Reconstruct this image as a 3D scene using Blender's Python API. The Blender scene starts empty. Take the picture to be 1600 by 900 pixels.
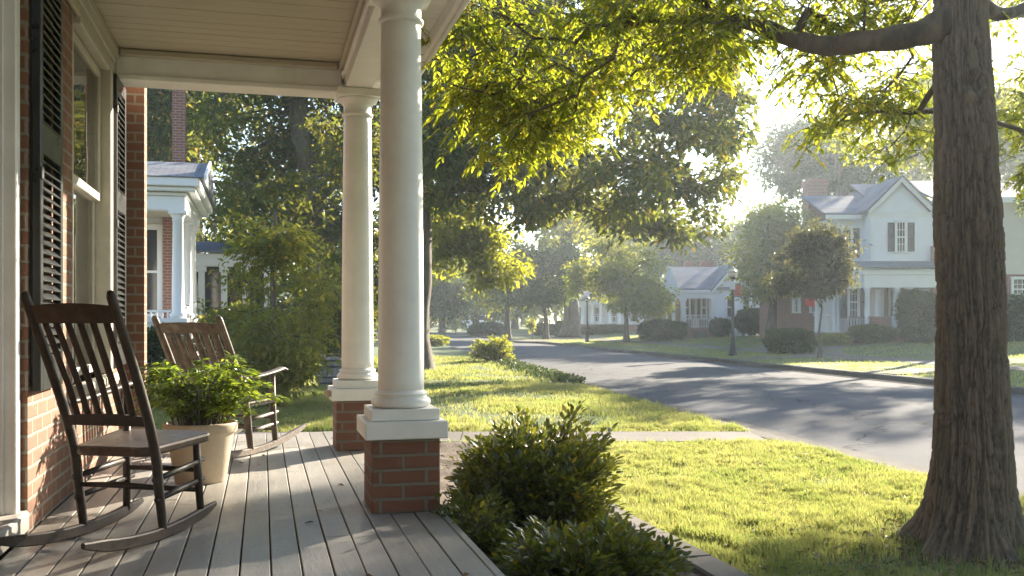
import bpy, math, random
import numpy as np
from mathutils import Vector, Matrix, Euler

random.seed(7)
RNG = np.random.default_rng(11)
R = math.radians
scene = bpy.context.scene
COL = scene.collection

# ------------------------------------------------------------------ camera, sky, sun, exposure
F = 1500.0            # focal length in pixels of the 1600 px wide photograph
HORIZON = 500.0       # row of the eye level
EYE = 1.0             # eye height over the porch floor (z = 0)
GROUND = -0.40
cam_data = bpy.data.cameras.new('camera')
cam_data.sensor_width = 36.0
cam_data.lens = 36.0 * F / 1600.0
cam_data.shift_y = 50.0 / 1600.0
cam_data.clip_start = 0.05
cam_data.clip_end = 2000.0
cam = bpy.data.objects.new('camera', cam_data)
cam.location = (0, 0, EYE)
cam.rotation_euler = (R(90), 0, 0)
COL.objects.link(cam)
scene.camera = cam

SUN_AZ = 34.0         # degrees to the right of the view direction (+Y)
SUN_EL = 21.0
world = bpy.data.worlds.new('World')
scene.world = world
world.use_nodes = True
wn = world.node_tree
sky = wn.nodes.new('ShaderNodeTexSky')
sky.sky_type = 'NISHITA'
sky.sun_disc = False
sky.sun_elevation = R(SUN_EL)
sky.sun_rotation = R(SUN_AZ)
sky.air_density = 1.0
sky.dust_density = 0.3
sky.ozone_density = 1.0
bg = wn.nodes['Background']
bg.inputs['Strength'].default_value = 0.075
wn.links.new(sky.outputs[0], bg.inputs['Color'])

sun_data = bpy.data.lights.new('sun', 'SUN')
sun_data.energy = 5.0
sun_data.angle = R(0.6)
sun_data.color = (1.0, 0.88, 0.70)
sun = bpy.data.objects.new('sun', sun_data)
sd = Vector((math.sin(R(SUN_AZ)) * math.cos(R(SUN_EL)), math.cos(R(SUN_AZ)) * math.cos(R(SUN_EL)), math.sin(R(SUN_EL))))
sun.rotation_euler = sd.to_track_quat('Z', 'Y').to_euler()
sun.location = (30, 40, 40)
COL.objects.link(sun)

scene.view_settings.view_transform = 'Standard'
scene.view_settings.look = 'None'
scene.view_settings.gamma = 1.0
scene.view_settings.use_curve_mapping = False
scene.view_settings.exposure = 2.45
cy = scene.cycles
cy.max_bounces = 7
cy.diffuse_bounces = 4
cy.glossy_bounces = 3
cy.transmission_bounces = 5
cy.transparent_max_bounces = 8
cy.volume_bounces = 0
cy.sample_clamp_indirect = 6.0
cy.use_denoising = True

# ------------------------------------------------------------------ frames
PHI = math.atan(390.0 / F)          # the porch runs to the left of the view direction
CP, SP = math.cos(PHI), math.sin(PHI)

def W(u, v, z=0.0):
    """porch frame (u across, v along) to world"""
    return Vector((u * CP - v * SP, u * SP + v * CP, z))

def PX(px, py, d):
    """point seen at pixel (px, py) of the photograph at depth d"""
    return Vector(((px - 800.0) / F * d, d, EYE + (HORIZON - py) / F * d))

def xl(d):            # left edge of the road
    d = np.asarray(d, float)
    x = 3.3 - 0.163 * (d - 12) + 0.006 * np.maximum(0, 12 - d) ** 2 + 0.03 * np.maximum(0, 12 - d)
    return x - 0.004 * np.maximum(0, d - 85) ** 2

def xr(d):            # right edge of the road
    d = np.asarray(d, float)
    return 10.2 - 0.2 * (d - 19) + 0.012 * np.maximum(0, 19 - d) - 0.004 * np.maximum(0, d - 85) ** 2

ROADZ = GROUND - 0.10

def gz(x, y):
    """height of the lawns"""
    x = np.asarray(x, float); y = np.asarray(y, float)
    t = x - xr(y)
    rise = np.clip((t - 4.6) / 8.0, 0, 1)
    right = GROUND + 0.03 + 0.36 * rise * rise * (3 - 2 * rise)
    tl = xl(y) - x
    b = np.clip((tl - 0.2) / 3.0, 0, 1)
    left = GROUND + 0.05 * b * (0.5 + 0.5 * np.sin(x * 0.7 + 1.0) * np.sin(y * 0.45)) * np.clip((y - 12.5) / 3, 0, 1)
    return np.where(t > -3.5, right, left)

def GP(px, py):
    """ground point under a pixel"""
    z = GROUND
    for _ in range(6):
        d = F * (EYE - z) / (py - HORIZON)
        x = (px - 800.0) / F * d
        z = float(gz(x, d))
    return Vector((x, d, z))

# ------------------------------------------------------------------ object helpers
def tag(o, label=None, cat=None, group=None, kind=None):
    if label: o['label'] = label
    if cat: o['category'] = cat
    if group: o['group'] = group
    if kind: o['kind'] = kind
    return o

def thing(name, label, cat, loc=(0, 0, 0), rz=0.0, group=None):
    o = bpy.data.objects.new(name, None)
    o.empty_display_size = 0.2
    o.location = loc
    o.rotation_euler = (0, 0, rz)
    COL.objects.link(o)
    return tag(o, label, cat, group)

def link(name, me, mat, parent=None, loc=None, rz=0.0):
    o = bpy.data.objects.new(name, me)
    if mat is not None: me.materials.append(mat)
    if parent is not None: o.parent = parent
    if loc is not None:
        o.location = loc; o.rotation_euler = (0, 0, rz)
    COL.objects.link(o)
    return o

def copy_tree(o, parent=None):
    c = o.copy(); COL.objects.link(c)
    if parent is not None: c.parent = parent
    for ch in list(o.children): copy_tree(ch, c)
    return c

def np_mesh(name, verts, faces, smooth=False):
    """faces: list of int arrays, each (n, k)"""
    me = bpy.data.meshes.new(name)
    verts = np.ascontiguousarray(verts, dtype=np.float32)
    me.vertices.add(len(verts)); me.vertices.foreach_set('co', verts.ravel())
    loops = np.concatenate([f.ravel() for f in faces]).astype(np.int32)
    sizes = np.concatenate([np.full(len(f), f.shape[1], np.int32) for f in faces])
    starts = np.concatenate([[0], np.cumsum(sizes)[:-1]]).astype(np.int32)
    me.loops.add(len(loops)); me.loops.foreach_set('vertex_index', loops)
    me.polygons.add(len(sizes)); me.polygons.foreach_set('loop_start', starts)
    me.polygons.foreach_set('loop_total', sizes)
    if smooth: me.polygons.foreach_set('use_smooth', np.ones(len(sizes), bool))
    me.update(calc_edges=True); me.validate()
    return me

class MB:
    """collects shapes into one mesh; box-projected UVs in metres"""
    def __init__(s):
        s.v = []; s.f = []; s.sm = []
    def add(s, vs, fs, smooth=False):
        n = len(s.v)
        s.v.extend([tuple(p) for p in vs])
        for f in fs:
            s.f.append(tuple(i + n for i in f)); s.sm.append(smooth)
        return s
    def box(s, x0, x1, y0, y1, z0, z1, b=0.0, M=None):
        if b <= 0:
            vs = [(x0,y0,z0),(x1,y0,z0),(x1,y1,z0),(x0,y1,z0),(x0,y0,z1),(x1,y0,z1),(x1,y1,z1),(x0,y1,z1)]
            fs = [(0,3,2,1),(4,5,6,7),(0,1,5,4),(1,2,6,5),(2,3,7,6),(3,0,4,7)]
        else:
            b = min(b, (x1-x0)/2.01, (y1-y0)/2.01, (z1-z0)/2.01)
            vs = []; idx = {}
            X = (x0, x1); Y = (y0, y1); Z = (z0, z1)
            for i in (0,1):
                for j in (0,1):
                    for k in (0,1):
                        sx = b if i == 0 else -b; sy = b if j == 0 else -b; sz = b if k == 0 else -b
                        idx[i,j,k,0] = len(vs); vs.append((X[i], Y[j]+sy, Z[k]+sz))
                        idx[i,j,k,1] = len(vs); vs.append((X[i]+sx, Y[j], Z[k]+sz))
                        idx[i,j,k,2] = len(vs); vs.append((X[i]+sx, Y[j]+sy, Z[k]))
            fs = []
            def q(*a): fs.append(a)
            for i in (0,1):
                a = [idx[i,0,0,0], idx[i,1,0,0], idx[i,1,1,0], idx[i,0,1,0]]
                q(*(a if i else a[::-1]))
                a = [idx[0,i,0,1], idx[1,i,0,1], idx[1,i,1,1], idx[0,i,1,1]]
                q(*(a[::-1] if i else a))
                a = [idx[0,0,i,2], idx[1,0,i,2], idx[1,1,i,2], idx[0,1,i,2]]
                q(*(a if i else a[::-1]))
            for i in (0,1):
                for j in (0,1):
                    a = [idx[i,j,0,0], idx[i,j,0,1], idx[i,j,1,1], idx[i,j,1,0]]
                    q(*(a if (i+j) % 2 else a[::-1]))
                    a = [idx[i,0,j,0], idx[i,0,j,2], idx[i,1,j,2], idx[i,1,j,0]]
                    q(*(a[::-1] if (i+j) % 2 else a))
                    a = [idx[0,i,j,1], idx[0,i,j,2], idx[1,i,j,2], idx[1,i,j,1]]
                    q(*(a if (i+j) % 2 else a[::-1]))
                    for k in (0,1):
                        a = (idx[i,j,k,0], idx[i,j,k,1], idx[i,j,k,2])
                        q(*(a if (i+j+k) % 2 else a[::-1]))
        if M is not None: vs = [M @ Vector(p) for p in vs]
        return s.add(vs, fs)
    def tube(s, pts, radii, n=8, caps=True, smooth=True, squash=None):
        """squash: (a, b) scale of the section along its side / its up axis"""
        pts = [Vector(p) for p in pts]
        if not hasattr(radii, '__len__'): radii = [radii] * len(pts)
        vs = []; side = None
        for i, p in enumerate(pts):
            d = (pts[min(i+1, len(pts)-1)] - pts[max(i-1, 0)]).normalized()
            if side is None:
                side = d.cross(Vector((0,0,1)))
                if side.length < 0.1: side = d.cross(Vector((0,1,0)))
            side = (side - d * side.dot(d)).normalized()
            up = side.cross(d)
            a, b = squash or (1, 1)
            for k in range(n):
                t = 2*math.pi*k/n
                vs.append(p + (side*math.cos(t)*a + up*math.sin(t)*b) * radii[i])
        fs = []
        for i in range(len(pts)-1):
            for k in range(n):
                k2 = (k+1) % n
                fs.append((i*n+k, i*n+k2, (i+1)*n+k2, (i+1)*n+k))
        if caps:
            fs.append(tuple(range(n))[::-1]); fs.append(tuple((len(pts)-1)*n+k for k in range(n)))
        return s.add(vs, fs, smooth)
    def lathe(s, prof, cx=0.0, cy=0.0, n=32, smooth=True, caps=True):
        """prof: (radius, z) from the bottom up"""
        vs = []; fs = []
        for r, z in prof:
            for k in range(n):
                t = 2*math.pi*k/n
                vs.append((cx + r*math.cos(t), cy + r*math.sin(t), z))
        for i in range(len(prof)-1):
            for k in range(n):
                k2 = (k+1) % n
                fs.append((i*n+k, i*n+k2, (i+1)*n+k2, (i+1)*n+k))
        if caps:
            fs.append(tuple(range(n))[::-1]); fs.append(tuple((len(prof)-1)*n+k for k in range(n)))
        return s.add(vs, fs, smooth)
    def slab(s, outline, z0, z1, b=0.008, M=None):
        """extruded outline (counter-clockwise) with a rounded edge"""
        n = len(outline)
        c = Vector((sum(p[0] for p in outline)/n, sum(p[1] for p in outline)/n))
        rings = []
        for off, z in ((b, z0), (b*0.3, z0+b*0.3), (0, z0+b), (0, z1-b), (b*0.3, z1-b*0.3), (b, z1)):
            ring = []
            for i, p in enumerate(outline):
                a = Vector(outline[i-1]); q = Vector(outline[(i+1) % n]); pv = Vector(p)
                t = (q - a).normalized(); nrm = Vector((-t.y, t.x))
                ring.append((pv.x + nrm.x*off, pv.y + nrm.y*off, z))
            rings.append(ring)
        vs = [p for r in rings for p in r]
        fs = []
        for i in range(len(rings)-1):
            for k in range(n):
                k2 = (k+1) % n
                fs.append((i*n+k, i*n+k2, (i+1)*n+k2, (i+1)*n+k))
        fs.append(tuple(range(n))[::-1]); fs.append(tuple((len(rings)-1)*n+k for k in range(n)))
        if M is not None: vs = [M @ Vector(p) for p in vs]
        return s.add(vs, fs)
    def poly(s, pts):
        return s.add(pts, [tuple(range(len(pts)))])
    def prism(s, pts, off):
        """planar polygon pushed along off"""
        o = Vector(off); n = len(pts)
        vs = [Vector(p) for p in pts] + [Vector(p) + o for p in pts]
        fs = [tuple(range(n))[::-1], tuple(range(n, 2*n))] + [(i, (i+1) % n, n+(i+1) % n, n+i) for i in range(n)]
        return s.add(vs, fs)
    def mesh(s, name):
        me = bpy.data.meshes.new(name)
        me.from_pydata(s.v, [], s.f); me.update()
        me.polygons.foreach_set('use_smooth', s.sm)
        uv = me.uv_layers.new(name='uv')
        co = np.empty(len(me.vertices)*3); me.vertices.foreach_get('co', co); co = co.reshape(-1, 3)
        li = np.empty(len(me.loops), int); me.loops.foreach_get('vertex_index', li)
        nr = np.empty(len(me.polygons)*3); me.polygons.foreach_get('normal', nr); nr = nr.reshape(-1, 3)
        lt = np.empty(len(me.polygons), int); me.polygons.foreach_get('loop_total', lt)
        ax = np.repeat(np.abs(nr).argmax(1), lt)
        c = co[li]
        U = np.where(ax == 0, c[:, 1], c[:, 0]); V = np.where(ax == 2, c[:, 1], c[:, 2])
        uv.data.foreach_set('uv', np.stack([U, V], 1).astype(np.float32).ravel())
        return me
    def build(s, name, mat, parent=None, loc=None, rz=0.0):
        return link(name, s.mesh(name), mat, parent, loc, rz)

# ------------------------------------------------------------------ numpy noise
def _hash(ix, iy, iz):
    h = (ix * 374761393 + iy * 668265263 + iz * 2147483647 * 3 + 1274126177) & 0xFFFFFFFF
    h = ((h ^ (h >> 13)) * 1274126177) & 0xFFFFFFFF
    h = (h ^ (h >> 16)) & 0xFFFFFFFF
    return h / 4294967295.0

def noise3(x, y, z):
    x = np.asarray(x, float); y = np.asarray(y, float); z = np.asarray(z, float)
    x, y, z = np.broadcast_arrays(x, y, z)
    ix = np.floor(x).astype(np.int64); iy = np.floor(y).astype(np.int64); iz = np.floor(z).astype(np.int64)
    fx = x - ix; fy = y - iy; fz = z - iz
    fx = fx*fx*(3-2*fx); fy = fy*fy*(3-2*fy); fz = fz*fz*(3-2*fz)
    r = 0
    for a in (0, 1):
        for b in (0, 1):
            for c in (0, 1):
                w = (fx if a else 1-fx) * (fy if b else 1-fy) * (fz if c else 1-fz)
                r = r + w * _hash(ix+a, iy+b, iz+c)
    return r

# ------------------------------------------------------------------ materials
class NT:
    def __init__(s, name):
        s.m = bpy.data.materials.new(name); s.m.use_nodes = True
        s.t = s.m.node_tree; s.b = s.t.nodes['Principled BSDF']; s.out = s.t.nodes['Material Output']
    def n(s, typ, ins=None, **kw):
        nd = s.t.nodes.new('ShaderNode' + typ)
        for k, v in kw.items(): setattr(nd, k, v)
        for k, v in (ins or {}).items(): s.set(nd, k, v)
        return nd
    def set(s, nd, k, v):
        sock = nd.inputs[k]
        if isinstance(v, bpy.types.NodeSocket): s.t.links.new(v, sock)
        elif isinstance(v, bpy.types.Node): s.t.links.new(v.outputs[0], sock)
        else:
            if hasattr(sock.default_value, '__len__') and hasattr(v, '__len__') and len(v) == 3 and len(sock.default_value) == 4: v = (*v, 1)
            sock.default_value = v
    def P(s, **kw):
        for k, v in kw.items(): s.set(s.b, k.replace('_', ' '), v)
        return s
    def mix(s, fac, a, b, blend='MIX'):
        nd = s.n('Mix', data_type='RGBA', blend_type=blend)
        s.set(nd, 0, fac); s.set(nd, 6, a); s.set(nd, 7, b)
        return nd.outputs[2]
    def math(s, op, a, b=0.0, clamp=False):
        nd = s.n('Math', operation=op, use_clamp=clamp); s.set(nd, 0, a); s.set(nd, 1, b); return nd.outputs[0]
    def ramp(s, fac, stops):
        nd = s.n('ValToRGB'); s.set(nd, 0, fac)
        e = nd.color_ramp.elements
        while len(e) < len(stops): e.new(0.5)
        for el, (p, c) in zip(e, stops):
            el.position = p; el.color = (*c, 1) if hasattr(c, '__len__') else (c, c, c, 1)
        return nd.outputs[0]
    def coord(s, which='Object', scale=(1, 1, 1)):
        tc = s.n('TexCoord'); mp = s.n('Mapping', {'Vector': tc.outputs[which], 'Scale': scale})
        return mp.outputs[0]
    def noise(s, vec, scale, detail=4.0, rough=0.55, dist=0.0):
        return s.n('TexNoise', {'Vector': vec, 'Scale': scale, 'Detail': detail, 'Roughness': rough, 'Distortion': dist}).outputs[0]
    def bump(s, h, strength=0.3, dist=0.01, normal=None):
        nd = s.n('Bump', {'Height': h, 'Strength': strength, 'Distance': dist})
        if normal is not None: s.set(nd, 'Normal', normal)
        s.set(s.b, 'Normal', nd.outputs[0]); return nd.outputs[0]
    def island(s): return s.n('NewGeometry').outputs['Random Per Island']

def mat_paint(name, col, rough=0.45, dirt=0.12, bump=0.08, scale=6.0, worn=None):
    k = NT(name); v = k.coord()
    n1 = k.noise(v, scale, 6, 0.65)
    c = k.mix(k.ramp(n1, [(0.35, 0.0), (0.75, 1.0)]), [x*(1-dirt) for x in col], col)
    c = k.mix(k.ramp(k.noise(v, scale*3.1, 8, 0.8), [(0.60, 0.0), (0.80, min(0.6, dirt*2.2))]), c, [x*0.55 for x in col])
    n2 = k.noise(v, scale*14, 3)
    if worn is not None:
        m = k.ramp(k.noise(v, 9, 8, 0.7), [(0.62, 0.0), (0.70, 1.0)])
        c = k.mix(m, c, worn)
    k.P(Base_Color=c, Roughness=k.ramp(n1, [(0.3, rough*0.85), (0.8, min(1, rough*1.25))]))
    k.bump(n2, bump, 0.004)
    return k.m

def mat_brick(name, cols, mortar, wet=0.0, bw=0.215, rh=0.075, msize=0.010):
    k = NT(name)
    tc = k.n('TexCoord')
    wob = k.n('TexNoise', {'Vector': tc.outputs['UV'], 'Scale': 9.0, 'Detail': 3.0})
    off = k.n('VectorMath', {0: wob.outputs['Color'], 1: (0.5, 0.5, 0.5)}, operation='SUBTRACT')
    sc = k.n('VectorMath', {0: off.outputs[0], 'Scale': 0.010}, operation='SCALE')
    v = k.n('VectorMath', {0: tc.outputs['UV'], 1: sc.outputs[0]}, operation='ADD').outputs[0]
    br = k.n('TexBrick', {'Vector': v, 'Color1': cols[0], 'Color2': cols[1], 'Mortar': mortar, 'Scale': 1.0,
                          'Mortar Size': msize, 'Mortar Smooth': 0.25, 'Bias': 0.0, 'Brick Width': bw, 'Row Height': rh})
    n1 = k.noise(v, 3.0, 5, 0.6); n2 = k.noise(v, 55.0, 4, 0.6)
    c = k.mix(k.ramp(n1, [(0.3, 0.0), (0.7, 0.55)]), br.outputs['Color'], cols[2])
    c = k.mix(br.outputs['Fac'], c, mortar)
    c = k.mix(k.math('MULTIPLY', n2, 0.5), c, k.mix(0.45, c, (0.03, 0.02, 0.018)))
    eff = k.ramp(k.noise(v, 6.0, 8, 0.75), [(0.60, 0.0), (0.78, 0.55)])
    c = k.mix(eff, c, (0.42, 0.37, 0.32))
    k.P(Base_Color=c, Roughness=0.88)
    h = k.math('SUBTRACT', k.math('MULTIPLY', n2, 0.35), br.outputs['Fac'])
    k.bump(h, 0.9, 0.010)
    return k.m

def mat_leaf(name, c1, c2, t1, t2, trans=0.5, rough=0.42, spec=0.35, autumn=None, big=None):
    """two-sided leaf: a reflecting side and a translucent share"""
    k = NT(name)
    r = k.island()
    v = k.coord('Object')
    if big is None: big = 0.9
    nn = k.ramp(k.noise(v, big, 3), [(0.35, 0.0), (0.65, 1.0)])
    f = k.math('ADD', k.math('MULTIPLY', r, 0.65), k.math('MULTIPLY', nn, 0.35))
    ca = k.mix(f, c1, c2); cb = k.mix(f, t1, t2)
    if autumn:
        m = k.ramp(k.math('FRACT', k.math('MULTIPLY', r, 37.0)), [(1-autumn[1]-0.001, 0.0), (1-autumn[1], 1.0)])
        ca = k.mix(m, ca, autumn[0]); cb = k.mix(m, cb, autumn[0])
    k.P(Base_Color=ca, Roughness=rough); k.set(k.b, 'Specular IOR Level', spec)
    tr = k.n('BsdfTranslucent', {'Color': cb})
    ms = k.n('MixShader', {0: trans}); k.t.links.new(k.b.outputs[0], ms.inputs[1]); k.t.links.new(tr.outputs[0], ms.inputs[2])
    k.t.links.new(ms.outputs[0], k.out.inputs['Surface'])
    return k.m

def mat_bark(name, c1, c2, scale=(9, 9, 1.6), depth=0.02):
    k = NT(name)
    v = k.coord('Object', scale)
    n1 = k.noise(v, 1.6, 7, 0.6, 0.6); n2 = k.noise(k.coord(), 2.2, 4)
    r = k.ramp(n1, [(0.36, 0.0), (0.62, 1.0)])
    c = k.mix(r, c1, c2)
    c = k.mix(k.ramp(n2, [(0.45, 0.0), (0.8, 0.5)]), c, (0.12, 0.125, 0.09))
    k.P(Base_Color=c, Roughness=0.92)
    k.bump(n1, 0.8, depth)
    return k.m

def mat_wood(name, c1, c2, grain=(4, 40, 40), rough=0.4, bump=0.15, coat=0.0):
    k = NT(name); v = k.coord('Object', grain)
    n1 = k.noise(v, 1.0, 6, 0.62, 0.4); n2 = k.noise(k.coord(), 7, 5, 0.7)
    c = k.mix(k.ramp(n1, [(0.3, 0.0), (0.7, 1.0)]), c1, c2)
    c = k.mix(k.ramp(n2, [(0.52, 0.0), (0.75, 0.6)]), c, [min(1, x*2.1+0.02) for x in c2])
    k.P(Base_Color=c, Roughness=k.ramp(n2, [(0.3, rough*0.8), (0.8, rough*1.6)]), Coat_Weight=coat, Coat_Roughness=0.25)
    k.set(k.b, 'Specular IOR Level', 0.32); k.bump(n1, bump, 0.004)
    return k.m

M = {}
M['white'] = mat_paint('white_paint', (0.80, 0.785, 0.745), 0.46, 0.17, 0.16, 4.0)
M['white_far'] = mat_paint('white_paint_far', (0.74, 0.75, 0.75), 0.5, 0.08, 0.03, 1.0)
M['sash'] = mat_paint('weathered_sash_paint', (0.50, 0.46, 0.38), 0.5, 0.25, 0.1, 5)
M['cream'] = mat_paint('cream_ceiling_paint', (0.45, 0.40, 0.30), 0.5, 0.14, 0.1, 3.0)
M['sill'] = mat_paint('stone_sill', (0.50, 0.47, 0.42), 0.8, 0.35, 0.3, 8)
M['black'] = mat_paint('black_shutter_paint', (0.018, 0.021, 0.022), 0.30, 0.3, 0.05)
M['grey_shutter'] = mat_paint('slate_shutter_paint', (0.045, 0.055, 0.07), 0.5)
M['iron'] = mat_paint('dark_iron', (0.025, 0.028, 0.03), 0.45, 0.3, 0.1, 12)
M['brick'] = mat_brick('porch_brick', [(0.19, 0.083, 0.044), (0.14, 0.060, 0.035), (0.235, 0.112, 0.062)], (0.235, 0.195, 0.15))
M['brick_pier'] = mat_brick('pier_brick', [(0.185, 0.074, 0.040), (0.135, 0.052, 0.030), (0.235, 0.105, 0.058)], (0.185, 0.155, 0.118), bw=0.236)
M['brick_far'] = mat_brick('red_brick', [(0.27, 0.10, 0.065), (0.22, 0.08, 0.055), (0.33, 0.14, 0.09)], (0.35, 0.31, 0.27))
M['siding'] = mat_paint('white_clapboard_paint', (0.79, 0.81, 0.86), 0.55, 0.08, 0.05, 1.5)
M['siding_cream'] = mat_paint('cream_clapboard_paint', (0.62, 0.60, 0.53), 0.55, 0.1, 0.05, 1.5)
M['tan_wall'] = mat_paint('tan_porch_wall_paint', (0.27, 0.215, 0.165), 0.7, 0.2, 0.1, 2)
M['dark_glass'] = None
M['wood_dark'] = mat_wood('dark_chair_wood', (0.014, 0.009, 0.006), (0.036, 0.023, 0.0155), (30, 30, 5), 0.42, 0.2, 0.0)
M['wood_seat'] = mat_wood('worn_seat_wood', (0.032, 0.021, 0.015), (0.085, 0.058, 0.043), (40, 4, 40), 0.36, 0.2, 0.1)
M['wood_worn'] = mat_wood('weathered_chair_wood', (0.05, 0.036, 0.027), (0.15, 0.118, 0.092), (30, 30, 5), 0.42, 0.15)
M['barrel_wood'] = mat_wood('grey_barrel_wood', (0.13, 0.125, 0.12), (0.26, 0.25, 0.24), (25, 25, 2), 0.75)
M['clay'] = mat_paint('buff_clay', (0.50, 0.40, 0.285), 0.72, 0.22, 0.25, 5, (0.56, 0.50, 0.42))
M['soil'] = mat_paint('dark_soil', (0.05, 0.034, 0.022), 0.95, 0.5, 1.0, 22)
M['concrete'] = None

def glass_mat(name, tint):
    k = NT(name)
    gl = k.n('BsdfGlossy', {'Color': (0.9, 0.9, 0.9), 'Roughness': 0.02})
    tr = k.n('BsdfTransparent', {'Color': tint})
    fr = k.n('LayerWeight', {'Blend': 0.35})
    nz = k.noise(k.coord(), 1.7, 2)
    bp = k.n('Bump', {'Height': nz, 'Strength': 0.06, 'Distance': 0.05}); k.set(gl, 'Normal', bp.outputs[0])
    ms = k.n('MixShader', {0: k.math('ADD', k.math('MULTIPLY', fr.outputs['Fresnel'], 0.75), 0.10, True)})
    k.t.links.new(tr.outputs[0], ms.inputs[1]); k.t.links.new(gl.outputs[0], ms.inputs[2])
    k.t.links.new(ms.outputs[0], k.out.inputs['Surface'])
    return k.m
M['glass'] = glass_mat('window_glass', (0.8, 0.82, 0.8))
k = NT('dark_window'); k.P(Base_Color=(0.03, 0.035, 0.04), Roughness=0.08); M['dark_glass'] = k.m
k = NT('dim_interior'); k.P(Base_Color=(0.06, 0.055, 0.05), Roughness=0.9); M['dim'] = k.m
k = NT('curtain_cloth'); k.P(Base_Color=(0.42, 0.40, 0.36), Roughness=0.9); M['curtain'] = k.m

# porch boards: grey floor paint, each board its own tone, worn and dusty
k = NT('grey_porch_floor_paint'); v = k.coord('Object', (7, 0.9, 7)); vo = k.coord()
r = k.island(); n1 = k.noise(v, 2.0, 7, 0.65, 0.5); n2 = k.noise(vo, 2.4, 6, 0.7); n3 = k.noise(vo, 60, 3)
c = k.mix(r, (0.255, 0.243, 0.222), (0.34, 0.32, 0.293))
c = k.mix(k.ramp(n1, [(0.50, 0.0), (0.75, 0.6)]), c, (0.35, 0.32, 0.28))
c = k.mix(k.ramp(n2, [(0.60, 0.0), (0.72, 0.7)]), c, (0.15, 0.13, 0.11))
chip = k.ramp(k.noise(k.coord('Object', (30, 9, 30)), 1.0, 6, 0.7), [(0.68, 0.0), (0.70, 1.0)])
c = k.mix(chip, c, (0.33, 0.25, 0.17))
k.P(Base_Color=c, Roughness=k.ramp(n2, [(0.3, 0.24), (0.75, 0.50)]))
n5 = k.noise(k.coord('Object', (14, 2.2, 14)), 1.0, 5, 0.6)
k.bump(k.math('ADD', k.math('ADD', n1, k.math('MULTIPLY', n5, 0.8)), k.math('MULTIPLY', n3, 0.3)), 0.5, 0.007); M['floor'] = k.m

# road asphalt
k = NT('asphalt'); v = k.coord(); n1 = k.noise(v, 0.35, 6, 0.6); n2 = k.noise(v, 90, 3, 0.7); n4 = k.noise(v, 9, 5, 0.7)
vor = k.n('TexVoronoi', {'Vector': k.n('Mapping', {'Vector': k.n('VectorMath', {0: v, 1: k.n('VectorMath', {0: k.n('TexNoise', {'Vector': v, 'Scale': 1.3, 'Detail': 4.0}).outputs['Color'], 'Scale': 1.2}, operation='SCALE').outputs[0]}, operation='ADD').outputs[0], 'Scale': (0.30, 0.13, 1)}).outputs[0], 'Scale': 1.0}, feature='DISTANCE_TO_EDGE')
crack = k.ramp(vor.outputs['Distance'], [(0.0, 1.0), (0.010, 0.0)])
c = k.mix(k.ramp(n1, [(0.3, 0.0), (0.7, 1.0)]), (0.10, 0.105, 0.115), (0.165, 0.17, 0.18))
c = k.mix(k.ramp(n4, [(0.35, 0.0), (0.75, 0.45)]), c, (0.155, 0.152, 0.148))
c = k.mix(k.math('MULTIPLY', n2, 0.6), c, (0.05, 0.05, 0.055))
c = k.mix(crack, c, (0.035, 0.034, 0.033))
k.P(Base_Color=c, Roughness=0.95); k.set(k.b, 'Specular IOR Level', 0.08)
k.bump(k.math('SUBTRACT', k.math('ADD', n2, k.math('MULTIPLY', n4, 1.2)), crack), 0.6, 0.012); M['asphalt'] = k.m

k = NT('pale_concrete'); v = k.coord(); n1 = k.noise(v, 0.9, 7, 0.65); n2 = k.noise(v, 45, 4, 0.6)
c = k.mix(k.ramp(n1, [(0.32, 0.0), (0.7, 1.0)]), (0.10, 0.092, 0.082), (0.18, 0.165, 0.145))
c = k.mix(k.math('MULTIPLY', n2, 0.5), c, (0.24, 0.22, 0.19))
k.P(Base_Color=c, Roughness=0.95); k.set(k.b, 'Specular IOR Level', 0.08); k.bump(n2, 0.4, 0.006); M['concrete'] = k.m

k = NT('kerb_concrete'); v = k.coord(); n1 = k.noise(v, 1.6, 7, 0.7); n2 = k.noise(v, 45, 4, 0.6)
c = k.mix(k.ramp(n1, [(0.32, 0.0), (0.7, 1.0)]), (0.07, 0.066, 0.06), (0.15, 0.14, 0.125))
c = k.mix(k.math('MULTIPLY', n2, 0.6), c, (0.09, 0.085, 0.075))
k.P(Base_Color=c, Roughness=0.95); k.set(k.b, 'Specular IOR Level', 0.08); k.bump(n2, 0.5, 0.008); M['kerb'] = k.m

# lawn soil and thatch under the blades
k = NT('lawn_thatch'); v = k.coord(); n1 = k.noise(v, 0.33, 6, 0.6); n2 = k.noise(v, 18, 5, 0.7); n3 = k.noise(v, 1.7, 5, 0.65)
c = k.mix(k.ramp(n2, [(0.3, 0.0), (0.7, 1.0)]), (0.045, 0.075, 0.018), (0.105, 0.145, 0.04))
c = k.mix(k.ramp(n3, [(0.58, 0.0), (0.74, 0.75)]), c, (0.15, 0.115, 0.065))
c = k.mix(k.ramp(n1, [(0.45, 0.0), (0.7, 0.5)]), c, (0.10, 0.12, 0.04))
k.P(Base_Color=c, Roughness=0.95); k.bump(n2, 0.9, 0.04); M['lawn'] = k.m

k = NT('bed_mulch'); v = k.coord(); n2 = k.noise(v, 28, 6, 0.7); n1 = k.noise(v, 2, 4)
c = k.mix(k.ramp(n2, [(0.3, 0.0), (0.7, 1.0)]), (0.05, 0.034, 0.022), (0.14, 0.10, 0.066)); c = k.mix(k.ramp(n1, [(0.4, 0.0), (0.7, 0.5)]), c, (0.18, 0.135, 0.09))
k.P(Base_Color=c, Roughness=0.95); k.bump(n2, 1.0, 0.04); M['mulch'] = k.m

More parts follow.
